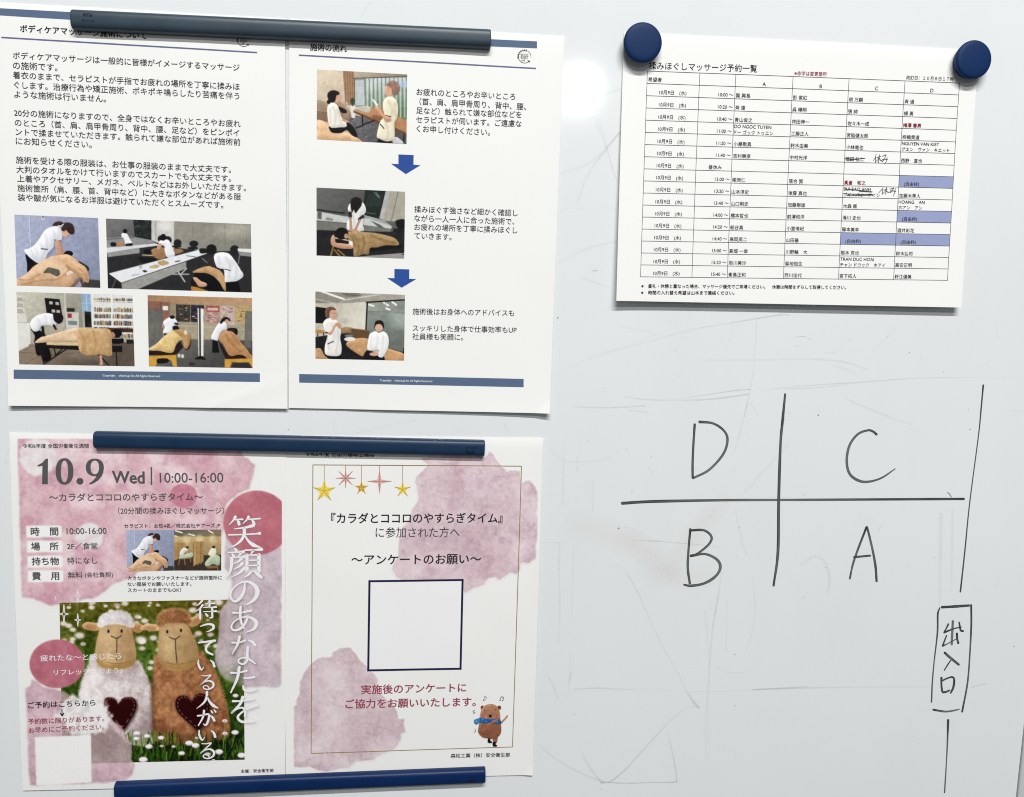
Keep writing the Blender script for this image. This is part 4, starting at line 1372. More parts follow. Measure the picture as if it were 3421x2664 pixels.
    p.line([(770, 842), (818, 852)], 8, (60, 56, 56)).line([(742, 906), (770, 938)], 7, (52, 52, 60))
    p.blob([(706, 792), (722, 772), (744, 800), (772, 838), (812, 856), (818, 882), (790, 892), (756, 852), (724, 818)], (214, 164, 136)).poly([(676, 718), (690, 724), (732, 768), (718, 780)], (232, 234, 236)).line([(726, 772), (748, 786)], 12, (206, 156, 130))
    p.blob([(772, 668), (784, 632), (804, 614), (830, 640), (832, 690), (812, 706), (784, 700)], (216, 170, 146)).blob([(788, 620), (812, 596), (848, 592), (880, 620), (884, 660), (862, 694), (830, 690), (826, 650), (808, 632)], (158, 124, 110), tex=(12, 16))
    p.noise(5, 18)
    return p.done()


def photo_desk_massage():
    Q = [(271, 58), (901, 88), (894, 563), (271, 540)]
    p = Pic(Q, 150, 112, (104, 104, 102), res=0.6)
    p.grad([(265, 50), (620, 70), (600, 250), (265, 240)], (118, 118, 116), (96, 96, 94), (280, 60), (500, 240))
    p.poly([(616, 72), (762, 82), (716, 278), (598, 256)], (38, 52, 48))
    for k in range(9):
        p.line([(640 + k * 12, 104 + k), (630 + k * 11, 190)], 3, (110, 122, 116), .5)
    for k in range(4):
        p.line([(676 + k * 7, 92), (712 + k * 3, 130)], 3, (180, 186, 182), .6)
    p.line([(612, 234), (690, 246)], 4, (120, 124, 120))
    p.poly([(762, 82), (796, 84), (750, 290), (716, 278)], (186, 184, 182)).poly([(790, 82), (910, 86), (905, 300), (744, 296)], (176, 172, 158)).line([(850, 88), (800, 300)], 5, (120, 116, 106))
    p.poly([(600, 250), (750, 292), (800, 330), (640, 320)], (170, 172, 168)).poly([(265, 226), (470, 262), (640, 280), (806, 332), (800, 350), (500, 310), (265, 290)], (198, 202, 198)).poly([(265, 296), (500, 316), (800, 350), (790, 372), (500, 366), (265, 356)], (128, 128, 122))
    p.line([(272, 214), (400, 234), (470, 240)], 10, (40, 40, 42)).poly([(280, 230), (310, 234), (308, 284), (278, 280)], (110, 108, 106)).poly([(340, 270), (390, 278), (384, 296), (336, 288)], (150, 148, 140)).poly([(650, 290), (720, 320), (760, 350), (710, 340)], (112, 110, 106))
    p.poly([(265, 360), (800, 372), (900, 330), (905, 570), (265, 560)], (42, 42, 44), tex=(18, 8))
    p.blob([(830, 300), (860, 284), (895, 288), (898, 340), (850, 346)], (26, 28, 32)).line([(850, 346), (812, 392)], 5, (60, 60, 64)).line([(884, 346), (880, 430)], 5, (60, 60, 64)).blob([(812, 352), (860, 350), (890, 372), (840, 380)], (34, 36, 40))
    p.blob([(494, 214), (502, 182), (526, 164), (560, 172), (598, 166), (616, 190), (622, 226), (604, 262), (600, 320), (602, 366), (498, 362), (488, 310), (512, 260)], (226, 227, 224))
    shade_folds(p, [[(530, 250), (540, 310), (520, 356)], [(590, 230), (570, 300)], [(520, 190), (512, 230)]], (186, 188, 186), 10, .6)
    p.line([(510, 240), (512, 268)], 24, (48, 48, 54)).line([(600, 262), (574, 284)], 20, (48, 48, 54)).line([(512, 276), (516, 350)], 18, (190, 146, 122)).line([(578, 290), (560, 330), (544, 362)], 16, (190, 146, 122)).line([(508, 358), (560, 366)], 14, (200, 156, 130))
    p.blob([(512, 176), (516, 146), (536, 130), (564, 128), (588, 144), (592, 180), (570, 214), (548, 240), (536, 216), (524, 236), (516, 210)], (38, 32, 32))
    p.poly([(640, 474), (870, 462), (872, 486), (660, 512), (640, 500)], (26, 24, 28)).poly([(380, 430), (500, 430), (520, 500), (390, 500)], (32, 30, 32))
    for l in [[(392, 470), (374, 540)], [(400, 500), (440, 548)], [(424, 500), (470, 540)]]:
        p.line(l, 12, (150, 116, 62))
    p.blob([(488, 376), (540, 368), (600, 372), (700, 382), (800, 406), (840, 430), (852, 466), (760, 468), (700, 482), (652, 486), (640, 530), (600, 530), (540, 548), (530, 480), (500, 430)], (176, 146, 102), tex=(26, 14))
    shade_folds(p, [[(540, 400), (570, 460), (560, 540)], [(600, 400), (610, 460), (590, 530)], [(660, 400), (740, 430), (830, 450)], [(520, 400), (548, 470)]], (120, 92, 58), 9, .6)
    p.blob([(374, 420), (392, 392), (404, 420), (410, 448), (460, 454), (530, 466), (526, 490), (460, 492), (400, 478), (376, 460)], (206, 160, 134)).poly([(502, 432), (526, 440), (530, 470), (500, 460)], (230, 230, 228)).line([(404, 414), (500, 434)], 8, (214, 200, 170))
    p.ell(450, 384, 46, 42, (26, 24, 26)).ell(482, 402, 14, 18, (196, 150, 124))
    p.poly([(556, 548), (700, 536), (905, 520), (905, 570), (556, 560)], (160, 158, 154)).line([(876, 530), (894, 534)], 6, (60, 60, 62))
    p.noise(5, 18)
    return p.done()


def photo_advice():
    Q = [(263, 796), (899, 820), (893, 1287), (263, 1273)]
    p = Pic(Q, 150, 112, (202, 197, 182), res=0.6)
    p.grad([(255, 790), (905, 815), (905, 860), (640, 880), (480, 884), (255, 880)], (150, 146, 134), (176, 172, 160), (300, 800), (800, 850))
    p.poly([(290, 797), (330, 798), (474, 846), (470, 858), (440, 850)], (238, 236, 226)).line([(265, 850), (420, 884), (480, 856)], 5, (196, 192, 178)).line([(480, 856), (720, 818)], 8, (206, 202, 188)).poly([(440, 808), (560, 806), (600, 828), (500, 838)], (134, 130, 118)).line([(460, 815), (560, 830)], 4, (100, 98, 90))
    p.grad([(255, 880), (480, 880), (640, 870), (630, 1160), (255, 1160)], (196, 190, 172), (222, 217, 204), (300, 900), (600, 1100))
    p.line([(420, 884), (424, 1100)], 4, (170, 164, 150), .6)
    p.poly([(258, 904), (352, 916), (350, 1024), (258, 1020)], (26, 26, 28))
    p.grad([(624, 872), (905, 850), (893, 1235), (616, 1140)], (150, 158, 152), (118, 124, 116), (700, 900), (760, 1180))
    p.grad([(636, 878), (900, 860), (898, 930), (634, 936)], (168, 172, 160), (140, 146, 140), (640, 880), (890, 920), a=.9)
    p.ell(850, 1000, 70, 60, (196, 206, 202), .5, soft=50).ell(780, 1060, 60, 80, (120, 130, 124), .35, soft=50)
    for l in [[(746, 874), (780, 896)], [(808, 872), (836, 892)], [(644, 890), (676, 900)], [(764, 916), (790, 926)]]:
        p.line(l, 13, (236, 238, 230))
    for l, w in [([(626, 874), (900, 856)], 10), ([(632, 874), (616, 1160)], 10), ([(770, 1200), (892, 1230)], 7), ([(890, 1200), (888, 1290)], 8)]:
        p.line(l, w, (32, 32, 34))
    p.line([(634, 938), (900, 946)], 3, (120, 124, 118)).line([(760, 870), (756, 940)], 3, (140, 144, 138))
    p.poly([(258, 1120), (520, 1080), (640, 1160), (700, 1290), (258, 1290)], (36, 35, 38), tex=(14, 14))
    p.poly([(258, 1066), (320, 1070), (340, 1096), (258, 1092)], (196, 146, 84)).line([(280, 1096), (284, 1150)], 8, (60, 56, 54)).line([(320, 1090), (330, 1140)], 7, (60, 56, 54)).poly([(262, 1020), (320, 1024), (320, 1064), (262, 1060)], (196, 190, 174))
    p.poly([(512, 1056), (648, 1072), (632, 1170), (500, 1120)], (112, 86, 58)).line([(516, 1058), (646, 1074)], 5, (150, 120, 84)).poly([(440, 1060), (520, 1052), (516, 1090), (444, 1096)], (150, 124, 92)).blob([(440, 1070), (470, 1048), (520, 1056), (470, 1090)], (170, 140, 104)).ell(500, 1110, 30, 9, (130, 132, 136))
    p.poly([(490, 978), (430, 976), (436, 1016), (490, 1030)], (190, 188, 178), .6)
    p.blob([(446, 1150), (500, 1136), (560, 1180), (640, 1246), (560, 1240), (480, 1210)], (40, 38, 40))
    p.blob([(484, 1178), (500, 1146), (560, 1128), (630, 1130), (700, 1180), (640, 1240), (600, 1256), (540, 1224)], (208, 164, 120), tex=(20, 12)).ell(508, 1134, 40, 15, (228, 226, 218)).blob([(740, 1200), (800, 1206), (892, 1240), (888, 1292), (720, 1290)], (214, 168, 124), tex=(20, 12)).line([(560, 1250), (500, 1274)], 7, (50, 48, 50))
    p.blob([(258, 1210), (300, 1200), (330, 1250), (360, 1280), (258, 1280)], (200, 160, 118))
    p.poly([(378, 1240), (448, 1232), (446, 1280), (372, 1280)], (24, 24, 28))
    p.blob([(318, 1026), (336, 996), (368, 984), (412, 1000), (440, 1030), (446, 1080), (440, 1130), (450, 1190), (440, 1246), (380, 1254), (334, 1238), (332, 1180), (350, 1110), (330, 1070)], (233, 232, 226))
    shade_folds(p, [[(380, 1030), (400, 1090), (390, 1160)], [(420, 1060), (424, 1140), (410, 1230)], [(350, 1120), (360, 1200)]], (192, 190, 182), 10, .6)
    p.line([(338, 1086), (372, 1096)], 9, (56, 56, 62)).line([(352, 1168), (390, 1150)], 7, (46, 48, 58))
    p.blob([(352, 1096), (378, 1100), (404, 1050), (420, 1036), (410, 1018), (396, 1034), (380, 1068)], (216, 168, 140)).blob([(404, 1024), (426, 1014), (444, 1036), (450, 1060), (430, 1056)], (210, 160, 132))
    p.blob([(358, 930), (392, 916), (412, 940), (414, 972), (398, 998), (374, 990), (360, 966)], (222, 178, 152)).blob([(334, 960), (336, 924), (360, 906), (392, 908), (412, 930), (390, 926), (368, 936), (360, 984), (342, 984)], (122, 90, 72), tex=(10, 14)).line([(374, 950), (408, 952)], 3, (110, 80, 70), .8).line([(384, 976), (402, 976)], 3, (176, 100, 90))
    p.blob([(624, 1216), (680, 1226), (744, 1250), (742, 1292), (606, 1292)], (26, 26, 32))
    p.blob([(642, 1120), (656, 1092), (690, 1078), (712, 1090), (742, 1080), (770, 1096), (784, 1140), (776, 1200), (740, 1262), (706, 1250), (716, 1210), (668, 1214), (632, 1204)], (238, 238, 238))
    shade_folds(p, [[(700, 1100), (706, 1150), (690, 1200)], [(744, 1110), (740, 1180), (726, 1240)], [(660, 1110), (654, 1190)]], (200, 201, 202), 9, .6)
    p.ell(680, 1240, 34, 13, (218, 170, 144))
    p.blob([(682, 1036), (690, 1010), (716, 1000), (740, 1010), (750, 1040), (746, 1060), (736, 1040), (700, 1030), (686, 1060)], (30, 26, 26)).ell(713, 1052, 26, 27, (226, 182, 156)).blob([(686, 1032), (712, 1006), (744, 1020), (742, 1036), (716, 1026)], (32, 28, 28)).line([(704, 1064), (722, 1064)], 4, (190, 100, 96)).ell(702, 1048, 3, 2, (60, 44, 40)).ell(724, 1048, 3, 2, (60, 44, 40))
    p.noise(5, 18)
    return p.done()


def photo_screens():
    Q = [(1308, 835), (1664, 832), (1664, 1141), (1308, 1140)]
    p = Pic(Q, 79, 69, (186, 164, 122), res=0.5)
    p.grad([(1300, 825), (1670, 825), (1670, 900), (1300, 900)], (112, 106, 92), (140, 128, 104), (1400, 830), (1420, 900))
    for l in [[(1320, 842), (1370, 856)], [(1566, 840), (1600, 858)], [(1420, 866), (1464, 878)], [(1316, 880), (1340, 888)]]:
        p.line(l, 10, (236, 234, 220))
    p.grad([(1300, 885), (1670, 885), (1670, 1040), (1300, 1040)], (206, 182, 132), (170, 142, 100), (1480, 890), (1490, 1040))
    for x in (1400, 1500, 1600):
        p.ell(x, 905, 26, 34, (238, 218, 168), .6, soft=22)
    p.poly([(1300, 1035), (1670, 1020), (1670, 1150), (1300, 1150)], (74, 60, 50), tex=(20, 8))
    p.poly([(1306, 930), (1392, 930), (1394, 1030), (1306, 1066)], (186, 150, 98)).line([(1340, 930), (1340, 1050)], 3, (130, 100, 62)).line([(1368, 930), (1368, 1040)], 3, (130, 100, 62))
    p.blob([(1356, 996), (1378, 970), (1404, 972), (1412, 990), (1390, 1000), (1380, 1022), (1352, 1026)], (232, 228, 214)).ell(1408, 966, 11, 9, (70, 56, 50))
    p.poly([(1336, 1040), (1360, 1030), (1448, 1034), (1444, 1050), (1350, 1056)], (150, 110, 64)).blob([(1350, 1034), (1400, 1016), (1446, 1004), (1450, 1034), (1400, 1046), (1350, 1050)], (190, 206, 180))
    for l in [[(1350, 1054), (1344, 1094)], [(1386, 1052), (1392, 1096)], [(1430, 1048), (1434, 1076)]]:
        p.line(l, 6, (176, 132, 74))
    for k in range(3):
        x = 1454 + k * 26
        p.poly([(x, 926 - k * 3), (x + 25, 922), (x + 25, 1086 - k * 8), (x, 1112 - k * 10)], (196 - k * 12, 160 - k * 10, 104 - k * 6)); p.line([(x, 926), (x, 1112 - k * 10)], 3, (140, 106, 60))
    p.blob([(1566, 1018), (1584, 980), (1606, 966), (1626, 990), (1620, 1022), (1590, 1034)], (236, 230, 210)).ell(1606, 964, 12, 10, (60, 48, 44))
    p.blob([(1540, 1086), (1580, 1036), (1620, 1022), (1654, 1040), (1648, 1100), (1600, 1092), (1560, 1112)], (186, 204, 172)).poly([(1552, 1106), (1640, 1102), (1636, 1120), (1560, 1124)], (150, 110, 66)).line([(1636, 1112), (1636, 1140)], 6, (170, 126, 74))
    p.noise(6, 14)
    return p.done()

# ------------------------------------------------------------------ left notice
LOW, MID, TOP = 0.10, 0.17, 0.24


def header(sh, par, crop, bar, rule):
    Art(sh).quadpx(crop, bar).make('header_bar', SLATE, par, LOW)
    Art(sh).rulepx(crop, rule[0], rule[1], 1.05).make('header_rule', RULE, par, LOW)


def logo(sh, par, crop, c, r):
    """small round badge: broken ring with a leafy sprig, two lines of capitals and a script word"""
    a = Art(sh)
    ctr = np.array(c, float)
    def arc(r0, r1, t0, t1, n=26):
        t = np.radians(np.linspace(t0, t1, n))
        return [(ctr[0] + (r0 + (r1 - r0) * i / (n - 1)) * math.cos(x), ctr[1] + (r0 + (r1 - r0) * i / (n - 1)) * math.sin(x)) for i, x in enumerate(t)]
    a.strokepx(crop, arc(r, r, 52, 208), .32).strokepx(crop, arc(r, r, -62, 8), .28)
    a.strokepx(crop, arc(r * 1.08, r * 1.0, 160, 290), .25)
    for t in (165, 180, 196, 214, 232, 250, 266, 282):
        x, y = arc(r * 1.04, r, t, t, 2)[0]
        for s in (-1, 1):
            aa = math.radians(t + 90 + s * 38)
            a.strokepx(crop, [(x, y), (x + r * .12 * math.cos(aa), y + r * .12 * math.sin(aa)), (x + r * .24 * math.cos(aa + .2 * s), y + r * .24 * math.sin(aa + .2 * s))], [.25, .6, .1])
    for t in (-70, -35, 0, 35, 70, 110):
        aa = math.radians(t - 60)
        x, y = ctr[0] + r * .62, ctr[1] + r * .74
        a.strokepx(crop, [(x, y), (x + r * .28 * math.cos(aa), y + r * .2 * math.sin(aa))], [.5, .1])
    a.text('BODY', crop, (c[0] - r * .62, c[1] - r * .30), (c[0] + r * .62, c[1] - r * .26), 1.05, 0.0, True)
    a.text('RESET', crop, (c[0] - r * .62, c[1] + r * .14), (c[0] + r * .60, c[1] + r * .18), 1.25, 0.0, True)
    a.strokepx(crop, [(c[0] - r * .42, c[1] + r * .40), (c[0] - r * .50, c[1] + r * .66), (c[0] - r * .30, c[1] + r * .62), (c[0] - r * .20, c[1] + r * .52), (c[0] - r * .26, c[1] + r * .66), (c[0] - r * .12, c[1] + r * .64), (c[0] - r * .04, c[1] + r * .42), (c[0] - r * .10, c[1] + r * .68), (c[0] + r * .04, c[1] + r * .60)], .22)
    a.make('round_logo', GREYINK, par, TOP)


header(S_LEFT, P_LEFT, 'A', [(-4, 63), (600, 96), (600, 154), (-4, 117)], [(10, 283), (1934, 397)])
Art(S_LEFT).text('ボディケアマッサージ施術について', 'A', (152, 216), (1102, 272), 1.0, 0.022).make('heading', BLACK, P_LEFT, TOP)
logo(S_LEFT, P_LEFT, 'A', (1834, 305), 46)
for lines in [
    [('ボディケアマッサージは一般的に皆様がイメージするマッサージ', (97, 419), (1802, 512)), ('の施術です。', (98, 494), (432, 510)),
     ('着衣のままで、セラピストが手指でお疲れの場所を丁寧に揉みほ', (98, 566), (1803, 656)), ('ぐします。治療行為や矯正施術、ポキポキ鳴らしたり苦痛を伴う', (107, 640), (1800, 726)),
     ('ような施術は行いません。', (108, 710), (798, 746))],
    [('20分の施術になりますので、全身ではなくお辛いところやお疲れ', (107, 850), (1810, 934)), ('のところ（首、肩、肩甲骨周り、背中、腰、足など）をピンポイ', (112, 924), (1800, 1004)),
     ('ントで揉ませていただきます。触られて嫌な部位があれば施術前', (118, 994), (1808, 1072)), ('にお知らせください。', (120, 1062), (690, 1090))],
    [('施術を受ける際の服装は、お仕事の服装のままで大丈夫です。', (120, 1204), (1738, 1278)), ('大判のタオルをかけて行いますのでスカートでも大丈夫です。', (124, 1276), (1738, 1344)),
     ('上着やアクセサリー、メガネ、ベルトなどはお外しいただきます。', (130, 1344), (1850, 1416)), ('施術箇所（肩、腰、首、背中など）に大きなボタンなどがある服', (132, 1416), (1812, 1482)),
     ('装や皺が気になるお洋服は避けていただくとスムーズです。', (134, 1486), (1680, 1544))]]:
    a = Art(S_LEFT)
    for t, p0, p1 in lines:
        a.text(t, 'A', p0, p1, 1.0, 0.006)
    a.make('text_paragraph', SOFTBLACK, P_LEFT, TOP)
pic_back = photo_back_massage()
for fn, q, lb in [(lambda: pic_back, [(108, 152), (738, 178), (755, 703), (127, 685)], 'printed photo of a massage beside a pale blue wall'),
                  (photo_training_room, [(797, 182), (1887, 224), (1895, 738), (812, 706)], 'wide printed photo of three therapists between long white tables'),
                  (photo_library, [(123, 733), (997, 757), (1013, 1293), (145, 1278)], 'printed photo of a massage in front of bookshelves'),
                  (photo_two_tables, [(1110, 758), (1896, 780), (1900, 1307), (1121, 1293)], 'printed photo of two massage tables split by a screen')]:
    place_pic(fn(), S_LEFT, 'B', q, 'printed_photo', P_LEFT, LOW, lb)
fb = Art(S_LEFT).quadpx('B', [(103, 1318), (1955, 1346), (1955, 1411), (103, 1387)]).make('footer_bar', SLATE, P_LEFT, LOW)
Art(S_LEFT).text('Copyright　cheers.jp Inc All Rights Reserved', 'B', (773, 1361), (1204, 1367), 1.0, 0.008, True).make('footer_lettering', WHITEINK, fb, TOP)

# ------------------------------------------------------------------ right notice
header(S_RIGHT, P_RIGHT, 'C', [(1400, 280), (1887, 303), (1887, 354), (1400, 333)], [(150, 404), (1880, 501)])
Art(S_RIGHT).text('施術の流れ', 'C', (232, 345), (500, 359), 1.0, 0.022).make('heading', BLACK, P_RIGHT, TOP)
logo(S_RIGHT, P_RIGHT, 'C', (1797, 415), 46)
for crop, lines in [
    ('C', [('お疲れのところやお辛いところ', (1008, 672), (1728, 708)), ('（首、肩、肩甲骨周り、背中、腰、', (1030, 742), (1808, 782)), ('足など）触られて嫌な部位などを', (1006, 808), (1774, 840)),
           ('セラピストが伺います。ご遠慮な', (1005, 874), (1774, 906)), ('くお申し付けください。', (1008, 940), (1544, 968))]),
    ('D', [('揉みほぐす強さなど細かく確認し', (966, 212), (1700, 240)), ('ながら一人一人に合った施術で、', (966, 276), (1676, 300)), ('お疲れの場所を丁寧に揉みほぐし', (966, 338), (1698, 362)), ('ていきます。', (966, 400), (1230, 410))]),
    ('D', [('施術後はお身体へのアドバイスも', (954, 938), (1674, 950))]),
    ('D', [('スッキリした身体で仕事効率もUP', (954, 1056), (1692, 1070)), ('社員様も笑顔に。', (952, 1116), (1312, 1122))])]:
    a = Art(S_RIGHT)
    for t, p0, p1 in lines:
        a.text(t, crop, p0, p1, 1.02, 0.006)
    a.make('text_paragraph', SOFTBLACK, P_RIGHT, TOP)
place_pic(photo_consultation(), S_RIGHT, 'C', [(282, 508), (940, 545), (935, 1053), (280, 1018)], 'printed_photo', P_RIGHT, LOW, 'printed photo of a seated woman and a standing therapist with clipboard')
place_pic(photo_desk_massage(), S_RIGHT, 'D', [(271, 58), (901, 88), (894, 563), (271, 540)], 'printed_photo', P_RIGHT, LOW, 'dark printed photo of a therapist pressing on a covered client')
place_pic(photo_advice(), S_RIGHT, 'D', [(263, 796), (899, 820), (893, 1287), (263, 1273)], 'printed_photo', P_RIGHT, LOW, 'printed photo of two smiling women beside a glass wall')
Art(S_RIGHT).polypx('C', [(876, 1128), (987, 1133), (986, 1203), (1037, 1207), (930, 1272), (822, 1196), (876, 1199)]).make('down_arrow', ARROWBLUE, P_RIGHT, LOW, 'upper blue arrow under the first photo')
Art(S_RIGHT).polypx('D', [(824, 636), (930, 639), (929, 706), (979, 708), (875, 769), (772, 700), (824, 702)]).make('down_arrow', ARROWBLUE, P_RIGHT, LOW, 'lower blue arrow above the last photo')
fb = Art(S_RIGHT).quadpx('D', [(148, 1382), (1742, 1417), (1742, 1476), (148, 1443)]).make('footer_bar', SLATE, P_RIGHT, LOW)
Art(S_RIGHT).text('Copyright　cheers.jp Inc All Rights Reserved', 'D', (722, 1426), (1092, 1433), 1.0, 0.008, True).make('footer_lettering', WHITEINK, fb, TOP)

# ------------------------------------------------------------------ timetable
TQ = np.concatenate([px('E', [(494, 570)]), px('F', [(1618, 664)]), px('H', [(1500, 1127)]), px('G', [(424, 1138)])])
TU = S_SCH.loc(TQ)
# homography unit square -> sheet mm, so that cells follow the printed grid
def homog(dst):
    A, b = [], []
    for (x, y), (u, v) in zip([(0, 0), (1, 0), (1, 1), (0, 1)], dst):
        A += [[x, y, 1, 0, 0, 0, -u * x, -u * y], [0, 0, 0, x, y, 1, -v * x, -v * y]]
        b += [u, v]
    return np.append(np.linalg.solve(np.array(A, float), np.array(b, float)), 1).reshape(3, 3)


HT = homog(TU)
HI = np.linalg.inv(HT)


def cell(c, r):
    w = HT @ np.array([c, r, 1.0])
    return w[:2] / w[2]


def frac(crop, p):
    q = S_SCH.loc(px(crop, [p]))[0]
    w = HI @ np.array([q[0], q[1], 1.0])
    return w[0] / w[2]


COLS = [0.0, frac('E', (1025, 592)), frac('E', (1390, 606)), frac('E', (1970, 628)), frac('F', (543, 622)), frac('F', (1087, 645)), 1.0]
ROWS = [i / 17 for i in range(18)]
ga = Art(S_SCH)
for r in ROWS:
    ga.rule(cell(-0.0008, r), cell(1.0008, r), 0.36)
for c in COLS:
    ga.rule(cell(c, 0), cell(c, 1), 0.36)
ga.make('table_grid', LINE, P_SCH, MID)
for c, r in [(5, 8), (5, 11), (4, 13), (5, 13)]:
    Art(S_SCH).quad([cell(COLS[c], ROWS[r]), cell(COLS[c + 1], ROWS[r]), cell(COLS[c + 1], ROWS[r + 1]), cell(COLS[c], ROWS[r + 1])]).make('shaded_cell', CELLBLUE, P_SCH, LOW)


def put(a, t, c, r, dx, fy, em, align='l', bold=0.007, asp=1.0, latin=False, th=0.0):
    """text in cell c,r: dx mm from the cell's left (l), right (r) or centre (c) line"""
    f = ROWS[r] + fy / 17
    x = {'l': COLS[c], 'r': COLS[c + 1], 'c': (COLS[c] + COLS[c + 1]) / 2}[align]
    q = cell(x, f) + np.array([dx, 0])
    v, fc = glyphs(t)
    k = em / EM
    x0 = {'l': v[:, 0].min(), 'r': v[:, 0].max(), 'c': (v[:, 0].min() + v[:, 0].max()) / 2}[align]
    d = cell(1, f) - cell(0, f)
    d /= np.linalg.norm(d)
    a.letters(q, d * k, np.array([d[1], -d[0]]) * k * asp, v - np.array([x0, LMID if latin else GMID]), fc, bold)


NAMES = [
    ('10:00', '龔 興長', '彭 家紅', '胡 万鋼', '斉 通'), ('10:20', '斉 達', '呉 曄翔', '張 帥', '楊 勇'), ('10:40', '青山俊之', '仲田伸一', '佐々木一成', '*梅澤 春男'),
    ('11:00', 'DO NGOC TUYEN|ドー ゴック トゥエン', '工藤正人', '宮脇健太郎', '柳橋貴道'), ('11:20', '小屋敷真', '鈴木由美', '小林竜也', 'NGUYEN VAN KIET|グエン　ヴァン　キエット'),
    ('11:40', '志村勝彦', '中村光洋', '植田 弘二', '西野　直也'), (None, '', '', '', ''), ('13:00', '尾岡仁', '落合 賢', '*髙倉　和之', '　(自由枠)'),
    ('13:20', '山本淳史', '後藤 真也', 'BUI BAO ANH|ブイ・バオ・アイン', '加藤木隼人'), ('13:40', '山口剛史', '加藤樹雄', '大森 衛', 'HOANG　AN|ホアン　アン'),
    ('14:00', '橋本哲也', '前澤和洋', '滑川 史也', '　(自由枠)'), ('14:20', '船谷真', '小室侑紀', '藤本美幸', '酒井彩花'), ('14:40', '高岡英二', '山田基', '　(自由枠)', '　(自由枠)'),
    ('15:00', '髙畑 一幸', '川野輪　大', '根本 克也', '鈴木弘司'), ('15:20', '助川美沙', '菊地恒生', 'TRAN DUC HOAI|チャン ドウック　ホアイ', '高安正明'), ('15:40', '峯島正和', '西川佳代', '宮下拓人', '鈴江優美')]
dates, times = Art(S_SCH), Art(S_SCH)
names = [Art(S_SCH) for _ in range(4)]
hd = Art(S_SCH)
put(hd, '希望者', 0, 0, 0.9, 0.68, 3.75)
hd.make('column_heading', BLACK, P_SCH, TOP)
for i, L in enumerate('ABCD'):
    hd = Art(S_SCH)
    put(hd, L, 2 + i, 0, 0, 0.72, 4.1, 'c', 0.008, latin=True)
    hd.make('column_heading', BLACK, P_SCH, TOP)
for k, row in enumerate(NAMES):
    r = k + 1
    put(dates, '10月9日　(水)', 0, r, 0, 0.69, 3.75, 'c')
    if row[0]:
        put(times, row[0] + ' ～', 1, r, -1.3, 0.70, 3.75, 'r')
    else:
        put(times, '昼休み', 1, r, 1.0, 0.72, 3.75, 'c')
    for c, t in enumerate(row[1:]):
        if not t:
            continue
        tgt = names[c]
        bold = 0.007
        if t[0] == '*':
            red = Art(S_SCH)
            put(red, t[1:], 2 + c, r, 0.8, 0.73, 3.75, bold=0.018)
            red.make('red_entry', REDINK, P_SCH, TOP)
            continue
        if '|' in t:
            u, l = t.split('|')
            put(tgt, u, 2 + c, r, 0.7, 0.27, 3.75, bold=0.006, latin=True)
            put(tgt, l, 2 + c, r, 0.7, 0.76, 3.55, bold=0.008)
        else:
            dx = 0.8
            if t[0] == '　':
                t, dx = t[1:], 4.4
            put(tgt, t, 2 + c, r, dx, 0.73, 3.75, bold=bold)
dates.make('date_column', BLACK, P_SCH, TOP)
times.make('time_column', BLACK, P_SCH, TOP)
for nm in names:
    nm.make('name_column', BLACK, P_SCH, TOP)
Art(S_SCH).text('揉みほぐしマッサージ予約一覧', 'E', (509, 516), (1606, 548), 1.0, 0.004).make('heading', BLACK, P_SCH, TOP)
Art(S_SCH).text('※赤字は変更箇所', 'F', (12, 569), (326, 579), 1.0, 0.008).make('red_note', REDINK, P_SCH, TOP)
Art(S_SCH).text('改訂日：１０月８日１７時', 'F', (1100, 611), (1560, 627), 1.0, 0.008).make('revision_date', BLACK, P_SCH, TOP)
a = Art(S_SCH)
a.text('※　昼礼・休憩と重なった場合、マッサージ優先でご来場ください。　休憩は時間をずらして取得してください。', 'S', px('G', [(432, 1232)])[0], px('H', [(514, 1197)])[0], 1.0, 0.014)
a.text('※　時間の入れ替え希望は山本まで連絡ください。', 'G', (430, 1299), (1376, 1303), 1.0, 0.014)
a.make('footnote', BLACK, P_SCH, TOP)
PEN = mat_ink('pencil_graphite', (70, 72, 78), 0.5)
a = Art(S_SCH)
for s, w in [([(806, 1356), (798, 1385), (780, 1416)], .5), ([(800, 1388), (800, 1436)], .5), ([(812, 1390), (850, 1378)], .5), ([(838, 1362), (832, 1400), (828, 1440)], .55), ([(832, 1390), (818, 1416), (806, 1424)], .45), ([(834, 1390), (848, 1414), (862, 1420)], .5),
             ([(868, 1376), (902, 1362), (898, 1374), (880, 1412), (866, 1428), (864, 1412), (886, 1404), (916, 1408)], .5), ([(912, 1388), (908, 1420), (888, 1452)], .5)]:
    a.strokepx('F', s, w)
a.make('pencil_note', PEN, P_SCH, TOP + 0.05, 'pencilled note beside the struck out name in the 11:40 row')
a = Art(S_SCH)
for s, w in [([(874, 226), (852, 252), (830, 276)], .5), ([(866, 244), (866, 290)], .5), ([(878, 250), (914, 240)], .5), ([(908, 218), (902, 260), (898, 290)], .55), ([(900, 252), (884, 272), (872, 280)], .45), ([(902, 254), (918, 268), (934, 272)], .5),
             ([(940, 240), (976, 230), (966, 246), (948, 272), (944, 258), (966, 256), (996, 262)], .5), ([(992, 234), (986, 272), (974, 306)], .5)]:
    a.strokepx('H', s, w)
a.make('pencil_note', PEN, P_SCH, TOP + 0.05, 'pencilled note beside the struck out name in the 13:20 row')
Art(S_SCH).strokepx('F', [(502, 1398), (600, 1402), (698, 1396)], .45).strokepx('F', [(540, 1412), (680, 1398)], .4).make('strike_line', PEN, P_SCH, TOP + 0.05)
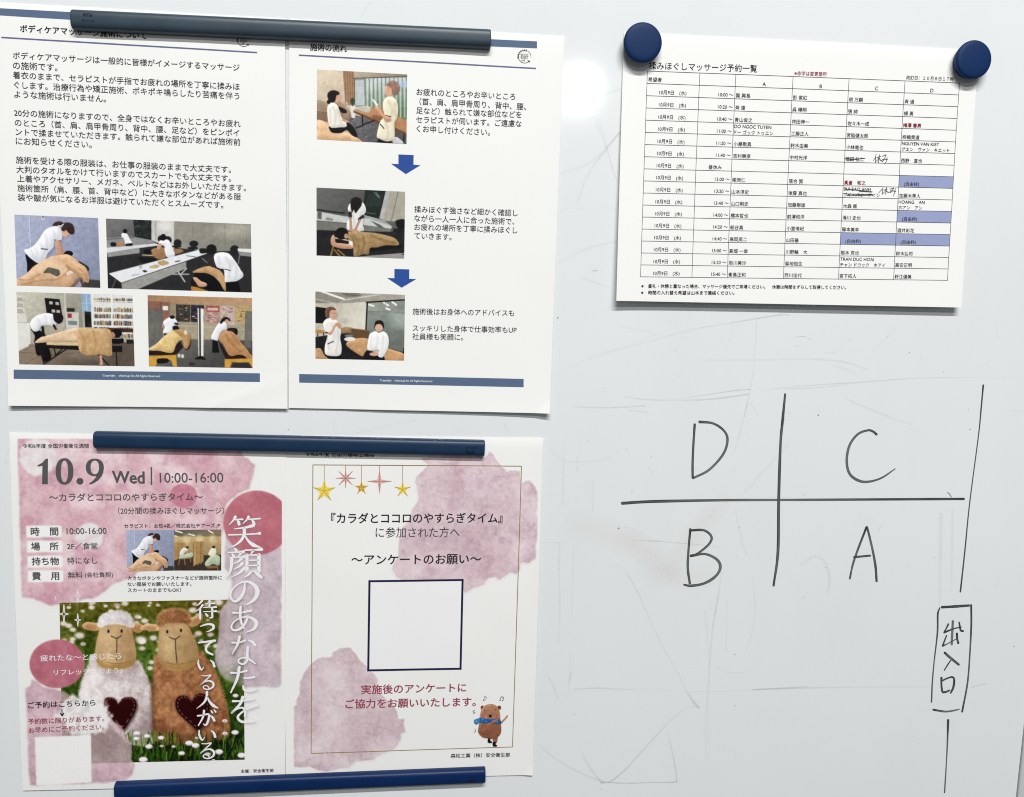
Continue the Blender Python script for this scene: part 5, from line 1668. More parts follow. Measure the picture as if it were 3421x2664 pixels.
Art(S_SCH).strokepx('H', [(505, 238), (640, 252), (768, 266)], .5).strokepx('H', [(640, 262), (765, 268)], .4).make('strike_line', PEN, P_SCH, TOP + 0.05)
Art(S_SCH).strokepx('H', [(486, 284), (640, 290), (776, 292)], .45).strokepx('H', [(520, 302), (680, 300), (776, 298)], .45).make('strike_line', PEN, P_SCH, TOP + 0.05)

# ------------------------------------------------------------------ event flyer: watercolour, photo, brush lettering
# brush (mincho) glyphs: strokes of (x, y, width) in a 100 x 100 box
BR = {
    '笑': [[(24, 0, 5), (17, 12, 3), (4, 27, 1)], [(17, 10, 2.4), (46, 8, 3)], [(29, 11, 2), (33, 17, 5), (35, 25, 5)], [(64, 0, 5), (58, 10, 3), (46, 22, 1)], [(59, 9, 2.4), (98, 6, 3)], [(73, 10, 2), (78, 17, 5), (80, 25, 5)],
           [(78, 28, 6), (56, 34, 4), (20, 39, 1.5)], [(3, 58, 2.5), (60, 56, 2.6), (88, 54, 2.6), (97, 53, 6)], [(50, 36, 5), (50, 56, 5.5), (40, 76, 4.5), (22, 91, 2.5), (2, 99, 1)], [(52, 58, 2), (62, 76, 4), (78, 90, 7), (99, 97, 2)]],
    '顔': [[(23, 0, 3), (27, 8, 5)], [(3, 13, 2.4), (30, 12, 2.4), (48, 10, 5)], [(14, 17, 2), (19, 25, 5)], [(40, 15, 4.5), (32, 27, 1.5)], [(8, 30, 2.4), (36, 29, 2.4), (50, 27, 5)], [(14, 31, 5), (13, 55, 5), (9, 78, 3.5), (0, 98, 1)],
           [(41, 34, 5), (32, 44, 3), (18, 52, 1)], [(44, 50, 5), (33, 62, 3), (17, 72, 1)], [(50, 66, 5.5), (36, 82, 3.5), (12, 98, 1)], [(51, 5, 2.6), (80, 4, 2.6), (99, 2, 6)], [(75, 5, 4.5), (72, 12, 3), (66, 20, 1.5)],
           [(57, 21, 5), (57, 50, 5), (57, 79, 5)], [(57, 22, 2.4), (91, 21, 3)], [(91, 20, 6), (91, 50, 5.5), (91, 79, 5.5)], [(58, 40, 2.3), (90, 39, 2.3)], [(58, 58, 2.3), (90, 57, 2.3)], [(58, 77, 2.3), (90, 76, 2.3)], [(67, 80, 5), (60, 90, 3.5), (48, 99, 1)], [(80, 80, 3), (90, 90, 6), (99, 99, 4)]],
    'の': [[(54, 12, 3), (52, 40, 5), (42, 66, 6), (26, 84, 5), (12, 80, 4.5), (5, 60, 4), (14, 34, 3), (36, 13, 3), (62, 6, 4.5), (86, 20, 7), (97, 46, 8.5), (88, 74, 7), (70, 92, 4), (54, 99, 1.2)]],
    'あ': [[(12, 24, 5), (40, 24, 3), (78, 16, 5)], [(40, 1, 5), (38, 30, 5.5), (42, 60, 5), (52, 84, 3)], [(66, 34, 3), (58, 60, 5), (38, 84, 5.5), (16, 90, 4.5), (6, 78, 4), (16, 58, 3), (44, 42, 3), (74, 42, 5), (96, 60, 8), (88, 84, 6), (58, 99, 1.2)]],
    'な': [[(6, 22, 5), (34, 22, 3), (58, 14, 5)], [(36, 0, 6), (28, 28, 5.5), (6, 64, 2)], [(70, 14, 3), (86, 20, 6), (97, 32, 6)], [(68, 36, 5), (66, 60, 5.5), (66, 82, 5.5), (52, 98, 4.5), (32, 92, 4), (36, 80, 3.5), (56, 76, 4), (78, 84, 5), (98, 97, 3)]],
    'た': [[(4, 22, 5), (32, 22, 3), (64, 14, 5)], [(36, 0, 6), (28, 44, 6), (4, 98, 3)], [(52, 42, 3), (72, 42, 4), (92, 38, 5)], [(50, 70, 3), (54, 86, 5), (74, 92, 5), (99, 86, 4)]],
    'を': [[(10, 17, 5), (44, 16, 3), (84, 9, 5)], [(46, 0, 6), (36, 28, 5.5), (6, 62, 3.5), (24, 48, 3), (44, 42, 4), (54, 56, 5), (53, 76, 4)], [(96, 34, 5), (66, 46, 4), (40, 62, 4), (28, 80, 5), (44, 96, 5.5), (86, 95, 5)]],
    '待': [[(32, 0, 5.5), (20, 16, 4), (2, 30, 1.2)], [(34, 24, 5.5), (22, 42, 4), (0, 60, 1.2)], [(22, 44, 5), (22, 70, 5), (22, 99, 5)], [(48, 18, 2.4), (72, 17, 2.4), (90, 15, 5)], [(67, 0, 5), (67, 20, 5), (67, 38, 5)], [(38, 38, 2.4), (74, 37, 2.4), (99, 35, 6)], [(38, 60, 2.4), (74, 59, 2.4), (99, 57, 6)], [(80, 42, 5), (80, 70, 5), (80, 90, 5), (66, 94, 2)], [(46, 68, 2), (52, 76, 5), (58, 84, 5.5)]],
    'っ': [[(2, 34, 3), (30, 16, 6), (64, 6, 8), (92, 20, 10), (94, 54, 9), (74, 80, 6), (46, 98, 2)]],
    'て': [[(2, 16, 5), (44, 10, 6), (97, 2, 8)], [(94, 5, 3), (62, 24, 6), (46, 52, 7), (52, 78, 7), (84, 98, 6)]],
    'い': [[(4, 8, 4), (4, 44, 6), (14, 78, 7), (24, 90, 4), (36, 66, 2)], [(74, 10, 3), (90, 30, 7), (98, 64, 8)]],
    'る': [[(16, 6, 3), (46, 6, 4), (76, 2, 5), (50, 28, 4.5), (8, 66, 4), (34, 48, 4), (66, 40, 6), (92, 54, 8), (92, 80, 7), (62, 98, 5), (32, 94, 4.5), (26, 80, 4), (44, 72, 4), (62, 84, 4), (62, 94, 3)]],
    '人': [[(48, 0, 6), (46, 34, 6), (32, 66, 5), (0, 99, 1.2)], [(48, 26, 2.5), (60, 58, 5.5), (78, 82, 8), (100, 97, 2.5)]],
    'が': [[(2, 36, 5), (30, 32, 4), (56, 26, 5.5), (62, 40, 6), (54, 76, 6), (44, 92, 5), (32, 84, 2.5)], [(36, 4, 6), (30, 44, 5.5), (6, 94, 3)], [(68, 34, 3.5), (82, 48, 6.5), (90, 66, 6.5)], [(72, 4, 3), (80, 18, 5)], [(88, 0, 3), (97, 14, 5)]],
}
COL1 = [('笑', 'I', 1712, 735, 1962, 972), ('顔', 'I', 1708, 976, 1972, 1196), ('の', 'I', 1722, 1212, 1944, 1400), ('あ', 'J', 1728, 58, 1936, 258), ('な', 'J', 1734, 284, 1926, 496), ('た', 'J', 1728, 514, 1930, 712), ('を', 'J', 1730, 738, 1942, 934)]
COL2 = [('待', 'J', 1472, 14, 1628, 154), ('っ', 'J', 1504, 188, 1612, 252), ('て', 'J', 1490, 314, 1622, 424), ('い', 'J', 1488, 454, 1616, 544), ('る', 'J', 1502, 574, 1612, 684), ('人', 'J', 1480, 700, 1642, 828), ('が', 'J', 1484, 836, 1628, 962), ('い', 'J', 1494, 984, 1622, 1072), ('る', 'J', 1500, 1084, 1616, 1204)]


def brush(a, ch, crop, x0, y0, x1, y1, k=1.0):
    sx, sy = (x1 - x0) / 100, (y1 - y0) / 100
    for st in BR[ch]:
        p = np.array([(x0 + x * sx, y0 + y * sy) for x, y, w in st])
        c = spline(a.sh.loc(px(crop, p)), 12)
        mm = np.linalg.norm(np.diff(a.sh.loc(px(crop, [(x0, y0), (x1, y0)])), axis=0)) / 100
        w = np.interp(np.linspace(0, 1, len(c)), np.linspace(0, 1, len(st)), [q[2] for q in st]) * mm * 1.12 * k
        a.stroke(c, w)


def glow(p, dy_of):
    """soft printed drop shadow under the big white lettering"""
    mk = np.zeros(p.X.shape)
    for col, k in ((COL1, 1.0), (COL2, 0.8)):
        for ch, crop, x0, y0, x1, y1 in col:
            d = dy_of[crop]
            for st in BR[ch]:
                P = spline([(x0 + x * (x1 - x0) / 100 + 5, y0 + y * (y1 - y0) / 100 + 8 + d) for x, y, w in st], 3) if len(st) > 2 else np.array([(x0 + x * (x1 - x0) / 100 + 5, y0 + y * (y1 - y0) / 100 + 8 + d) for x, y, w in st])
                mn, mx = P.min(0) - 14, P.max(0) + 14
                sel = (p.X > mn[0]) & (p.X < mx[0]) & (p.Y > mn[1]) & (p.Y < mx[1])
                if not sel.any():
                    continue
                X, Y = p.X[sel], p.Y[sel]
                d2 = np.full(X.shape, 1e9)
                for (a0, b0), (a1, b1) in zip(P[:-1], P[1:]):
                    dx, dy = a1 - a0, b1 - b0
                    t = np.clip(((X - a0) * dx + (Y - b0) * dy) / (dx * dx + dy * dy + 1e-9), 0, 1)
                    d2 = np.minimum(d2, (X - a0 - t * dx) ** 2 + (Y - b0 - t * dy) ** 2)
                m2 = mk[sel]
                mk[sel] = np.maximum(m2, (np.sqrt(d2) < 10) * k)
    r = max(1, int(11 / p.pp))
    return box(box(mk, r), r)


def wash(p, mk, c0, c1, a=1.0, s=150, seed=0, edge=0.10):
    """watercolour: pooled pigment, paper granulation and a darker rim"""
    n = fbm(p.X, p.Y, s, 5, seed)
    f = np.clip((n - 0.32) * 2.4, 0, 1)[..., None]
    c = np.asarray(c0, float) * (1 - f) + np.asarray(c1, float) * f
    g = fbm(p.X, p.Y, 9, 2, seed + 3)[..., None] - 0.5
    v = np.abs(fbm(p.X, p.Y, s * .8, 4, seed + 5) - 0.5)[..., None]
    c = c + g * 13 - np.clip(0.035 - v, 0, 1) * 330
    soft = box(box(mk, 2), 2)
    rim = np.clip(mk - box(box(mk, 9), 9), 0, 1)[..., None]
    c = c - rim * 255 * edge
    p.lay(soft * a, c)
    return soft


# all painting below uses crop I pixels; crop J pixels are moved down by DJ
DJ = 600 * 2.2515


def j(pts):
    return [(x, y + DJ) for x, y in pts]


MAUVE_D, MAUVE, MAUVE_L = (196, 142, 162), (212, 170, 183), (224, 190, 199)


def flyer_right_wash(p, a=1.0):
    mk = p.mask([(1700, 860), (1800, 800), (2114, 900)] + j([(2112, 640), (2100, 668), (1990, 664), (1850, 668), (1760, 640), (1700, 615), (1652, 560), (1622, 480), (1612, 400), (1640, 300), (1650, 190), (1648, 110), (1676, 50), (1716, 10)]) + [(1740, 1260), (1736, 1180), (1690, 1120), (1690, 980)], warp=(10, 60))
    wash(p, mk, (196, 178, 188), (216, 198, 206), .95 * a, 130, 4, .06)


def flyer_low_wash(p, a=1.0):
    mk = p.mask(j([(195, 675), (232, 660), (246, 612), (280, 620), (330, 668), (470, 690), (560, 740), (800, 900), (850, 930), (880, 932), (916, 960), (930, 1010), (985, 1090), (990, 1200), (1016, 1250), (996, 1320), (930, 1372), (690, 1388), (226, 1404), (205, 900)]), warp=(9, 70))
    soft = wash(p, mk, (202, 168, 180), (222, 192, 201), a, 140, 9, .05)
    w = np.clip(1.0 - np.sqrt(((p.X - 635) / 215) ** 2 + ((p.Y - 880 - DJ) / 168) ** 2) + (fbm(p.X, p.Y, 50, 5, 21) - .5) * .6, -1, 1)
    m = np.clip(w * 6, 0, 1) * (0.72 + 0.28 * np.clip((fbm(p.X, p.Y, 34, 4, 22) - .35) * 4, 0, 1))
    p.lay(m, (238, 236, 236))


def paint_flyer():
    Q = [(128, 148), (2122, 148), (2122, 2775), (128, 2775)]
    p = Pic(Q, 197, 262, PAPER_RGB, res=0.55)
    top = p.mask([(132, 150), (700, 150), (1800, 150), (1826, 285), (1856, 300), (1880, 332), (1922, 345), (1905, 420), (1872, 530), (1800, 560), (1700, 640), (1690, 800), (1664, 900), (1664, 1000), (1300, 1100), (1040, 1150), (1010, 1190), (900, 1220), (836, 1256), (800, 1290), (740, 1326), (700, 1352), (610, 1368), (480, 1400), (380, 1404), (330, 1386), (290, 1372), (250, 1350), (165, 1345)], warp=(12, 60))
    top *= (p.X > 133 + (p.Y - 150) * .028)
    wash(p, top, (217, 174, 184), (233, 209, 213), 1.0, 170, 1)
    d = np.clip((fbm(p.X, p.Y, 120, 4, 31) - .55) * 3, 0, .5) * box(top, 4)
    p.lay(d, (202, 150, 168))
    for cx, cy, r, s in [(290, 292, 152, 40), (675, 885, 110, 41)]:
        w = 1 - np.sqrt(((p.X - cx) / r) ** 2 + ((p.Y - cy) / (r * .95)) ** 2) + (fbm(p.X, p.Y, 40, 5, s) - .5) * .25
        p.lay(np.clip(w * 9, 0, 1) * (.66 + .34 * np.clip((fbm(p.X, p.Y, 46, 4, s + 1) - .36) * 5, 0, 1)) * (p.X > 133 + (p.Y - 150) * .028) * (p.Y > 150), (230, 226, 226))
    p.ell(1381, 581, 101, 90, (205, 132, 152), .92, soft=3, warp=(3, 40), tex=(40, 7))
    flyer_right_wash(p)
    c = np.sqrt(((p.X - 1930) / 252) ** 2 + ((p.Y - 783) / 243) ** 2)
    m = np.clip((1 - c) * 80, 0, 1) * (p.X < 2118)
    n = fbm(p.X, p.Y, 120, 4, 52)[..., None]
    p.lay(m, np.array((184, 100, 114)) * (1 - n) + np.array((208, 136, 146)) * n + (fbm(p.X, p.Y, 10, 2, 53)[..., None] - .5) * 10)
    flyer_low_wash(p)
    # pale pink disc with the handwritten words
    m = np.clip((1 - np.sqrt(((p.X - 432) / 209) ** 2 + ((p.Y - 491 - DJ) / 184) ** 2)) * 60, 0, 1)
    n = fbm(p.X, p.Y, 90, 4, 62)[..., None]
    p.lay(m, np.array((184, 100, 118)) * (1 - n) + np.array((206, 134, 148)) * n + (fbm(p.X, p.Y, 10, 2, 53)[..., None] - .5) * 10)
    p.poly(j([(265, 1041), (685, 1026), (691, 1380), (276, 1403)]), (240, 239, 238))
    # white label boxes
    for y0, x0 in ((804, 202), (916, 206), (1030, 209), (1140, 212)):
        p.blob([(x0 + 8, y0 + 2), (x0 + 130, y0), (x0 + 254, y0 + 1), (x0 + 264, y0 + 12), (x0 + 265, y0 + 76), (x0 + 254, y0 + 86), (x0 + 130, y0 + 88), (x0 + 10, y0 + 90), (x0, y0 + 78), (x0 - 1, y0 + 12)], (240, 239, 238), soft=2)
    g = glow(p, {'I': 0, 'J': DJ})
    p.lay(g * .36, (130, 122, 128))
    im = np.clip(p.img, 0, 245)
    p.a = np.clip(np.abs(p.img - np.array(PAPER_RGB)).max(-1) / 5.0, 0, 1)
    p.a = np.clip(box(p.a, 3) * 3, 0, 1)
    return p.done(1)


def fur(p, pts, c0, c1, seed, lump=30, warp=(7, 14), n_hair=2600):
    """plush: soft clumps, then thousands of short hairs that spill past the outline"""
    P = spline(pts, 6, True)
    mk = p.mask(P, warp=warp)
    soft = box(mk, 2)
    big = fbm(p.X, p.Y, lump, 3, seed + 3)
    mn, mx = P.min(0), P.max(0)
    c0, c1 = np.asarray(c0, float), np.asarray(c1, float)
    side = np.clip((p.X - mn[0]) / (mx[0] - mn[0]), 0, 1)
    f = np.clip(.62 + (big - .5) * 1.1 - .34 * side ** 1.5, 0, 1)[..., None]
    p.lay(soft, c0 * (1 - f) + c1 * f)
    r = random.Random(seed)
    inside = np.array([(r.uniform(mn[0], mx[0]), r.uniform(mn[1], mx[1])) for _ in range(int(n_hair * 1.7))])
    inside = inside[inpoly(inside[:, 0], inside[:, 1], P)][:n_hair]
    ctr = P.mean(0)
    for x, y in inside:
        d = np.array([x, y]) - ctr
        a = math.atan2(d[1], d[0]) + r.uniform(-1.3, 1.3)
        L = r.uniform(7, 16)
        t = min(1, max(0, r.gauss(.55 - .30 * ((x - mn[0]) / (mx[0] - mn[0]) - .5), .30)))
        p.line([(x, y), (x + math.cos(a) * L, y + math.sin(a) * L)], r.uniform(2.2, 4), c0 * .86 * (1 - t) + np.minimum(c1 * 1.05, 248) * t, .42)
    step = max(1, len(P) // 260)
    for x, y in P[::1] if len(P) > 120 else P:
        for _ in range(3):
            d = np.array([x, y]) - ctr
            a = math.atan2(d[1], d[0]) + r.uniform(-.9, .9)
            L = r.uniform(6, 13)
            p.line([(x, y), (x + math.cos(a) * L, y + math.sin(a) * L)], 2.6, c1, .55)
    return mk


def daisy(p, x, y, r, sharp=True, petals=(238, 230, 234), eye=True):
    if not sharp:
        p.ell(x, y, r * 1.2, r * .8, petals, .85, soft=r * .6)
        return
    for k in range(11):
        a = k / 11 * 6.28 + x
        p.ell(x + math.cos(a) * r * .66, y + math.sin(a) * r * .40, r * .36, r * .26, petals if math.sin(a) < .3 else (206, 194, 206), .95, soft=1.5)
    if not eye:
        p.ell(x, y, r * .55, r * .34, petals, .95, soft=2)
    if eye:
        p.ell(x, y - r * .1, r * .36, r * .22, (206, 186, 120), .6, soft=3)


def paint_sheep():
    Q = j([(448, 32), (1832, 6), (1840, 1212), (470, 1246)])
    p = Pic(Q, 139, 122, (110, 122, 52), res=0.42)
    Y0 = DJ
    p.grad(Q, (110, 102, 36), (84, 108, 38), (1000, Y0), (1000, Y0 + 420))
    p.grad(j([(440, 420), (1860, 400), (1860, 1230), (440, 1260)]), (84, 112, 38), (46, 68, 22), (1000, Y0 + 420), (1000, Y0 + 1200))
    p.noise(34, 70, 3); p.noise(34, 20, 5)
    st = random.Random(5)
    for _ in range(110):
        x, y = st.uniform(450, 1840), Y0 + st.uniform(10, 420)
        p.ell(x, y, st.uniform(20, 60), st.uniform(8, 22), st.choice([(150, 150, 60), (66, 78, 28), (130, 140, 70), (90, 96, 30), (160, 140, 60)]), .4, soft=22)
    for _ in range(62):
        x, y = st.uniform(450, 1840), Y0 + st.uniform(20, 400)
        daisy(p, x, y, st.uniform(10, 22), False, st.choice([(236, 214, 214), (226, 206, 214), (240, 232, 228), (214, 180, 180)]))
    for x, y, r in [(520, 206, 22), (600, 280, 30), (1060, 312, 34), (1154, 298, 24), (1090, 170, 22), (940, 40, 22), (1450, 90, 26), (1490, 265, 24), (1140, 480, 20), (1130, 524, 20), (1640, 30, 30), (690, 70, 20), (550, 236, 20), (480, 190, 22), (1075, 326, 20), (540, 330, 18)]:
        daisy(p, x, Y0 + y, r, False, (240, 226, 226))
    for _ in range(500):
        x, y = st.uniform(450, 1840), Y0 + st.uniform(430, 1230)
        h = st.uniform(20, 60)
        p.line([(x, y), (x + st.uniform(-16, 16), y - h)], st.uniform(3, 6), st.choice([(80, 124, 34), (118, 150, 60), (44, 66, 22), (150, 168, 80), (62, 98, 30), (34, 50, 18)]), .6)
    p.poly(j([(900, 1060), (1760, 1010), (1840, 1080), (1700, 1130), (900, 1150), (600, 1120)]), (26, 32, 16), .75, smooth=True, soft=26)
    # white sheep
    fur(p, j([(712, 420), (672, 500), (640, 570), (608, 660), (600, 740), (680, 800), (800, 920), (880, 1000), (960, 1080), (1050, 1104), (1146, 1092), (1162, 1000), (1160, 860), (1146, 720), (1128, 640), (1080, 540), (1020, 460)]), (186, 170, 168), (244, 238, 236), 3)
    p.blob(j([(660, 560), (720, 520), (800, 560), (760, 640), (660, 690), (616, 700)]), (240, 234, 232), a=.55, soft=34)
    p.blob(j([(980, 980), (1080, 880), (1150, 760), (1158, 1000), (1140, 1090), (1000, 1090)]), (140, 118, 124), a=.5, soft=40)
    p.blob(j([(720, 480), (880, 546), (1020, 470), (1060, 540), (960, 600), (800, 600)]), (166, 146, 146), a=.45, soft=26)
    # brown sheep
    fur(p, j([(1184, 420), (1164, 500), (1150, 580), (1140, 700), (1148, 860), (1150, 960), (1176, 1064), (1270, 1096), (1400, 1096), (1540, 1080), (1690, 1046), (1722, 980), (1716, 880), (1694, 760), (1650, 620), (1600, 520), (1540, 440), (1490, 400)]), (132, 84, 54), (208, 158, 116), 8)
    p.blob(j([(1160, 900), (1300, 1000), (1460, 1040), (1600, 1040), (1500, 1096), (1260, 1096), (1170, 1060)]), (96, 50, 30), a=.55, soft=36)
    p.blob(j([(1540, 480), (1600, 560), (1660, 700), (1690, 820), (1640, 760), (1560, 600)]), (222, 170, 118), a=.5, soft=26)
    p.line(j([(1152, 600), (1146, 780), (1154, 1000)]), 16, (70, 44, 36), .55, smooth=True, soft=14)
    # ears
    for pts, c in [([(620, 206), (636, 186), (668, 178), (730, 186), (760, 200), (752, 236), (710, 246), (660, 238), (630, 228)], (208, 172, 130)), ([(974, 206), (1010, 190), (1056, 190), (1080, 214), (1070, 250), (1040, 262), (1000, 244)], (200, 158, 116)),
                   ([(1058, 220), (1090, 196), (1140, 194), (1196, 202), (1200, 240), (1150, 248), (1100, 240), (1064, 240)], (216, 182, 140)), ([(1416, 190), (1430, 160), (1464, 134), (1510, 124), (1526, 146), (1512, 176), (1480, 206), (1436, 216)], (206, 170, 126))]:
        p.blob(j(pts), c, tex=(14, 12))
        q = np.array(j(pts)); cq = q.mean(0)
        p.blob((q - cq) * .62 + cq + np.array([0, 6]), (164, 116, 78), a=.5, soft=8)
    # heads
    for hd_, c0, c1, mz in [([(760, 205), (800, 186), (880, 180), (960, 190), (984, 220), (1004, 290), (1018, 360), (1026, 430), (1010, 490), (960, 522), (880, 534), (800, 528), (748, 506), (722, 460), (716, 400), (726, 330), (742, 262)], (184, 152, 112), (222, 192, 148), [(722, 452), (790, 488), (880, 494), (970, 480), (1022, 440), (1010, 492), (960, 522), (880, 534), (800, 528), (746, 504)]),
                            ([(1204, 220), (1250, 190), (1320, 184), (1390, 190), (1424, 220), (1450, 280), (1476, 330), (1490, 390), (1490, 450), (1460, 505), (1400, 538), (1340, 546), (1270, 536), (1216, 500), (1190, 440), (1186, 360), (1192, 290)], (172, 142, 102), (212, 182, 136), [(1192, 446), (1250, 484), (1330, 496), (1420, 478), (1488, 440), (1460, 505), (1400, 538), (1340, 546), (1270, 536), (1214, 500)])]:
        mk = p.mask(spline(j(hd_), 6, True))
        f = np.clip(fbm(p.X, p.Y, 90, 4, 12) * 1.2 - .1 + (fbm(p.X, p.Y, 7, 2, 13) - .5) * .35, 0, 1)[..., None]
        p.lay(box(mk, 1), np.array(c0) * (1 - f) + np.array(c1) * f)
        p.blob(j(mz), (172, 136, 76), soft=14, tex=(8, 8), a=.75)
        q = np.array(j(hd_)); cq = q.mean(0)
        p.blob((q - cq) * np.array([.35, .75]) + cq + np.array([-70, -10]), (236, 210, 170), a=.35, soft=40)
        p.blob((q - cq) * np.array([.25, .8]) + cq + np.array([115, 0]), (136, 104, 70), a=.35, soft=36)
    fur(p, j([(742, 196), (752, 150), (790, 116), (850, 98), (910, 94), (960, 112), (990, 150), (1004, 196), (986, 214), (930, 196), (870, 188), (800, 200), (760, 214)]), (196, 182, 186), (244, 238, 238), 21, 30, (10, 16), 700)
    fur(p, j([(1186, 190), (1184, 150), (1210, 110), (1256, 86), (1320, 78), (1386, 90), (1424, 126), (1434, 170), (1420, 194), (1370, 186), (1310, 186), (1250, 192), (1214, 214), (1196, 212)]), (118, 76, 48), (200, 150, 108), 26, 30, (10, 16), 700)
    p.line(j([(1190, 140), (1230, 100), (1320, 82), (1400, 100), (1430, 150)]), 10, (232, 190, 140), .45, smooth=True, soft=9)
    for x, y in [(817, 248), (916, 246), (1258, 251), (1361, 241)]:
        p.ell(x, y + Y0, 8, 13, (26, 20, 24), 1, soft=2).ell(x - 2, y - 4 + Y0, 2, 3, (150, 140, 140), .8)
    for l in [[(835, 282), (858, 294), (880, 300), (898, 292), (913, 279)], [(880, 300), (880, 380), (879, 464)], [(1272, 291), (1296, 302), (1318, 306), (1338, 296), (1352, 282)], [(1318, 306), (1322, 390), (1331, 486)]]:
        p.line(j(l), 6, (52, 36, 44), smooth=True)
    for l in [[(800, 478), (860, 490), (930, 486), (980, 474)], [(1230, 476), (1320, 494), (1400, 486), (1450, 466)]]:
        p.line(j(l), 4, (110, 80, 40), .6, smooth=True)
    # hearts
    for h in ([(890, 790), (872, 758), (840, 744), (800, 748), (780, 790), (800, 850), (850, 910), (925, 985), (990, 900), (1024, 830), (1026, 780), (1002, 748), (960, 742), (920, 752)],
              [(1438, 768), (1420, 742), (1380, 730), (1340, 740), (1318, 786), (1330, 840), (1370, 890), (1430, 940), (1492, 988), (1540, 920), (1572, 840), (1576, 780), (1556, 732), (1510, 714), (1466, 732)]):
        q = np.array(j(h)); cq = q.mean(0)
        p.poly((q - cq) * 1.06 + cq + np.array([5, 6]), (60, 30, 26), .55, smooth=True, soft=10)
        p.poly(q, (66, 14, 16), smooth=True, tex=(12, 8))
        rng_ = spline((q - cq) * .86 + cq, 8, True)
        for k in range(0, len(rng_) - 4, 5):
            p.line(rng_[k:k + 3], 4, (198, 176, 176), .9)
    # foreground blades and daisies
    for _ in range(420):
        x, y = st.uniform(900, 1840), Y0 + st.uniform(1060, 1230)
        h = st.uniform(30, 90)
        p.line([(x, y), (x + st.uniform(-22, 22), y - h)], st.uniform(3, 6), st.choice([(86, 140, 40), (132, 170, 70), (34, 54, 20), (58, 100, 32), (24, 38, 14), (110, 150, 56)]), .8)
    for l in [[(1676, 1130), (1686, 1030), (1690, 930)], [(1740, 1120), (1756, 1060), (1766, 1020)], [(1640, 1200), (1650, 1170), (1660, 1140)], [(1030, 1070), (1040, 1120)], [(1110, 1040), (1100, 1090)]]:
        p.line(j(l), 6, (150, 160, 90), .9, smooth=True)
    for x, y, r in [(1030, 1012, 26), (1106, 1034, 24), (1026, 1052, 24), (1212, 1046, 26), (1120, 1112, 30), (1422, 1086, 32), (1470, 1104, 32), (1692, 1014, 22), (1766, 1006, 30), (1646, 1152, 34), (1816, 1178, 34), (1366, 1162, 26), (1078, 1210, 36), (1306, 1112, 16), (1690, 920, 22), (1216, 1108, 16), (1478, 1048, 14), (1770, 730, 24), (1560, 1170, 26)]:
        daisy(p, x, y + Y0, r * .9, True, (240, 234, 236), r < 24)
    p.noise(5, 12)
    p.img = 122 + (p.img - 122) * 1.14 - 3
    # printed over the photo: washes fade in from the right and the lower left
    keep = p.img.copy()
    flyer_right_wash(p, .97)
    t = np.clip((p.Y - (Y0 + 480)) / 160, 0, 1)[..., None] * .4
    p.img = p.img * (1 - t * (p.X > 1600)[..., None]) + keep * t * (p.X > 1600)[..., None]
    keep = p.img.copy()
    flyer_low_wash(p, .80)
    m = np.clip((1 - np.sqrt(((p.X - 432) / 209) ** 2 + ((p.Y - 491 - DJ) / 184) ** 2)) * 60, 0, 1)
    n = fbm(p.X, p.Y, 90, 4, 62)[..., None]
    p.lay(m, np.array((184, 100, 118)) * (1 - n) + np.array((206, 134, 148)) * n)
    p.poly(j([(265, 1041), (685, 1026), (691, 1380), (276, 1403)]), (240, 239, 238))
    p.lay(glow(p, {'I': 0, 'J': DJ}) * .5, (60, 52, 50))
    return p.done(1)


place_pic(paint_flyer(), S_FLY, 'I', [(128, 148), (2122, 148), (2122, 2775), (128, 2775)], 'watercolour_print', P_FLY, LOW * .6, 'pink watercolour washes, discs and white boxes')
place_pic(paint_sheep(), S_FLY, 'J', [(448, 32), (1832, 6), (1840, 1212), (470, 1246)], 'sheep_photo', P_FLY, LOW, 'photo of a white and a brown plush sheep with dark red hearts on grass')
place_pic(pic_back, S_FLY, 'I', [(948, 838), (1308, 836), (1309, 1141), (956, 1150)], 'printed_photo', P_FLY, LOW, 'small photo of a massage beside a pale blue wall')
place_pic(photo_screens(), S_FLY, 'I', [(1309, 836), (1664, 832), (1664, 1141), (1310, 1141)], 'printed_photo', P_FLY, LOW, 'small photo of tan folding screens between treatment beds')

HI2 = TOP + 0.06
a = Art(S_FLY)
for r in COL1:
    brush(a, *r, 1.6)
a.make('brush_lettering', WHITEINK, P_FLY, HI2, 'large white vertical brush lettering')
a = Art(S_FLY)
for r in COL2:
    brush(a, *r, 1.7)
q = S_FLY.loc(px('J', [(1606, 1222)]))[0]
a.disc(q, 1.7, 1.7, 24, 0.66)
a.make('brush_lettering', WHITEINK, P_FLY, HI2, 'narrower white vertical brush lettering over the photo')

# the date: humanist figures with swelling strokes
a = Art(S_FLY)
def fig(pts):
    a.poly(S_FLY.loc(px('I', pts)))
fig([(282, 349), (318, 330), (345, 300), (362, 298), (360, 490), (318, 490), (320, 350), (290, 358)])
def oval(cx, cy, rx, ry, tx, ty, n=48, k=2.2):
    t = np.linspace(0, 2 * math.pi, n, endpoint=False)
    o = np.stack([cx + rx * np.sign(np.cos(t)) * np.abs(np.cos(t)) ** (2 / k), cy + ry * np.sign(np.sin(t)) * np.abs(np.sin(t)) ** (2 / k)], 1)
    i = np.stack([cx + (rx - tx) * np.sign(np.cos(t)) * np.abs(np.cos(t)) ** (2 / k), cy + (ry - ty) * np.sign(np.sin(t)) * np.abs(np.sin(t)) ** (2 / k)], 1)
    uv = S_FLY.loc(px('I', np.concatenate([o, i])))
    a.add(uv, [(q, (q + 1) % n, n + (q + 1) % n, n + q) for q in range(n)])
oval(486, 394, 67, 99, 40, 17)
a.disc(S_FLY.loc(px('I', [(602, 468)]))[0], 2.65, 2.65, 28)
oval(714, 364, 68, 66, 36, 14)
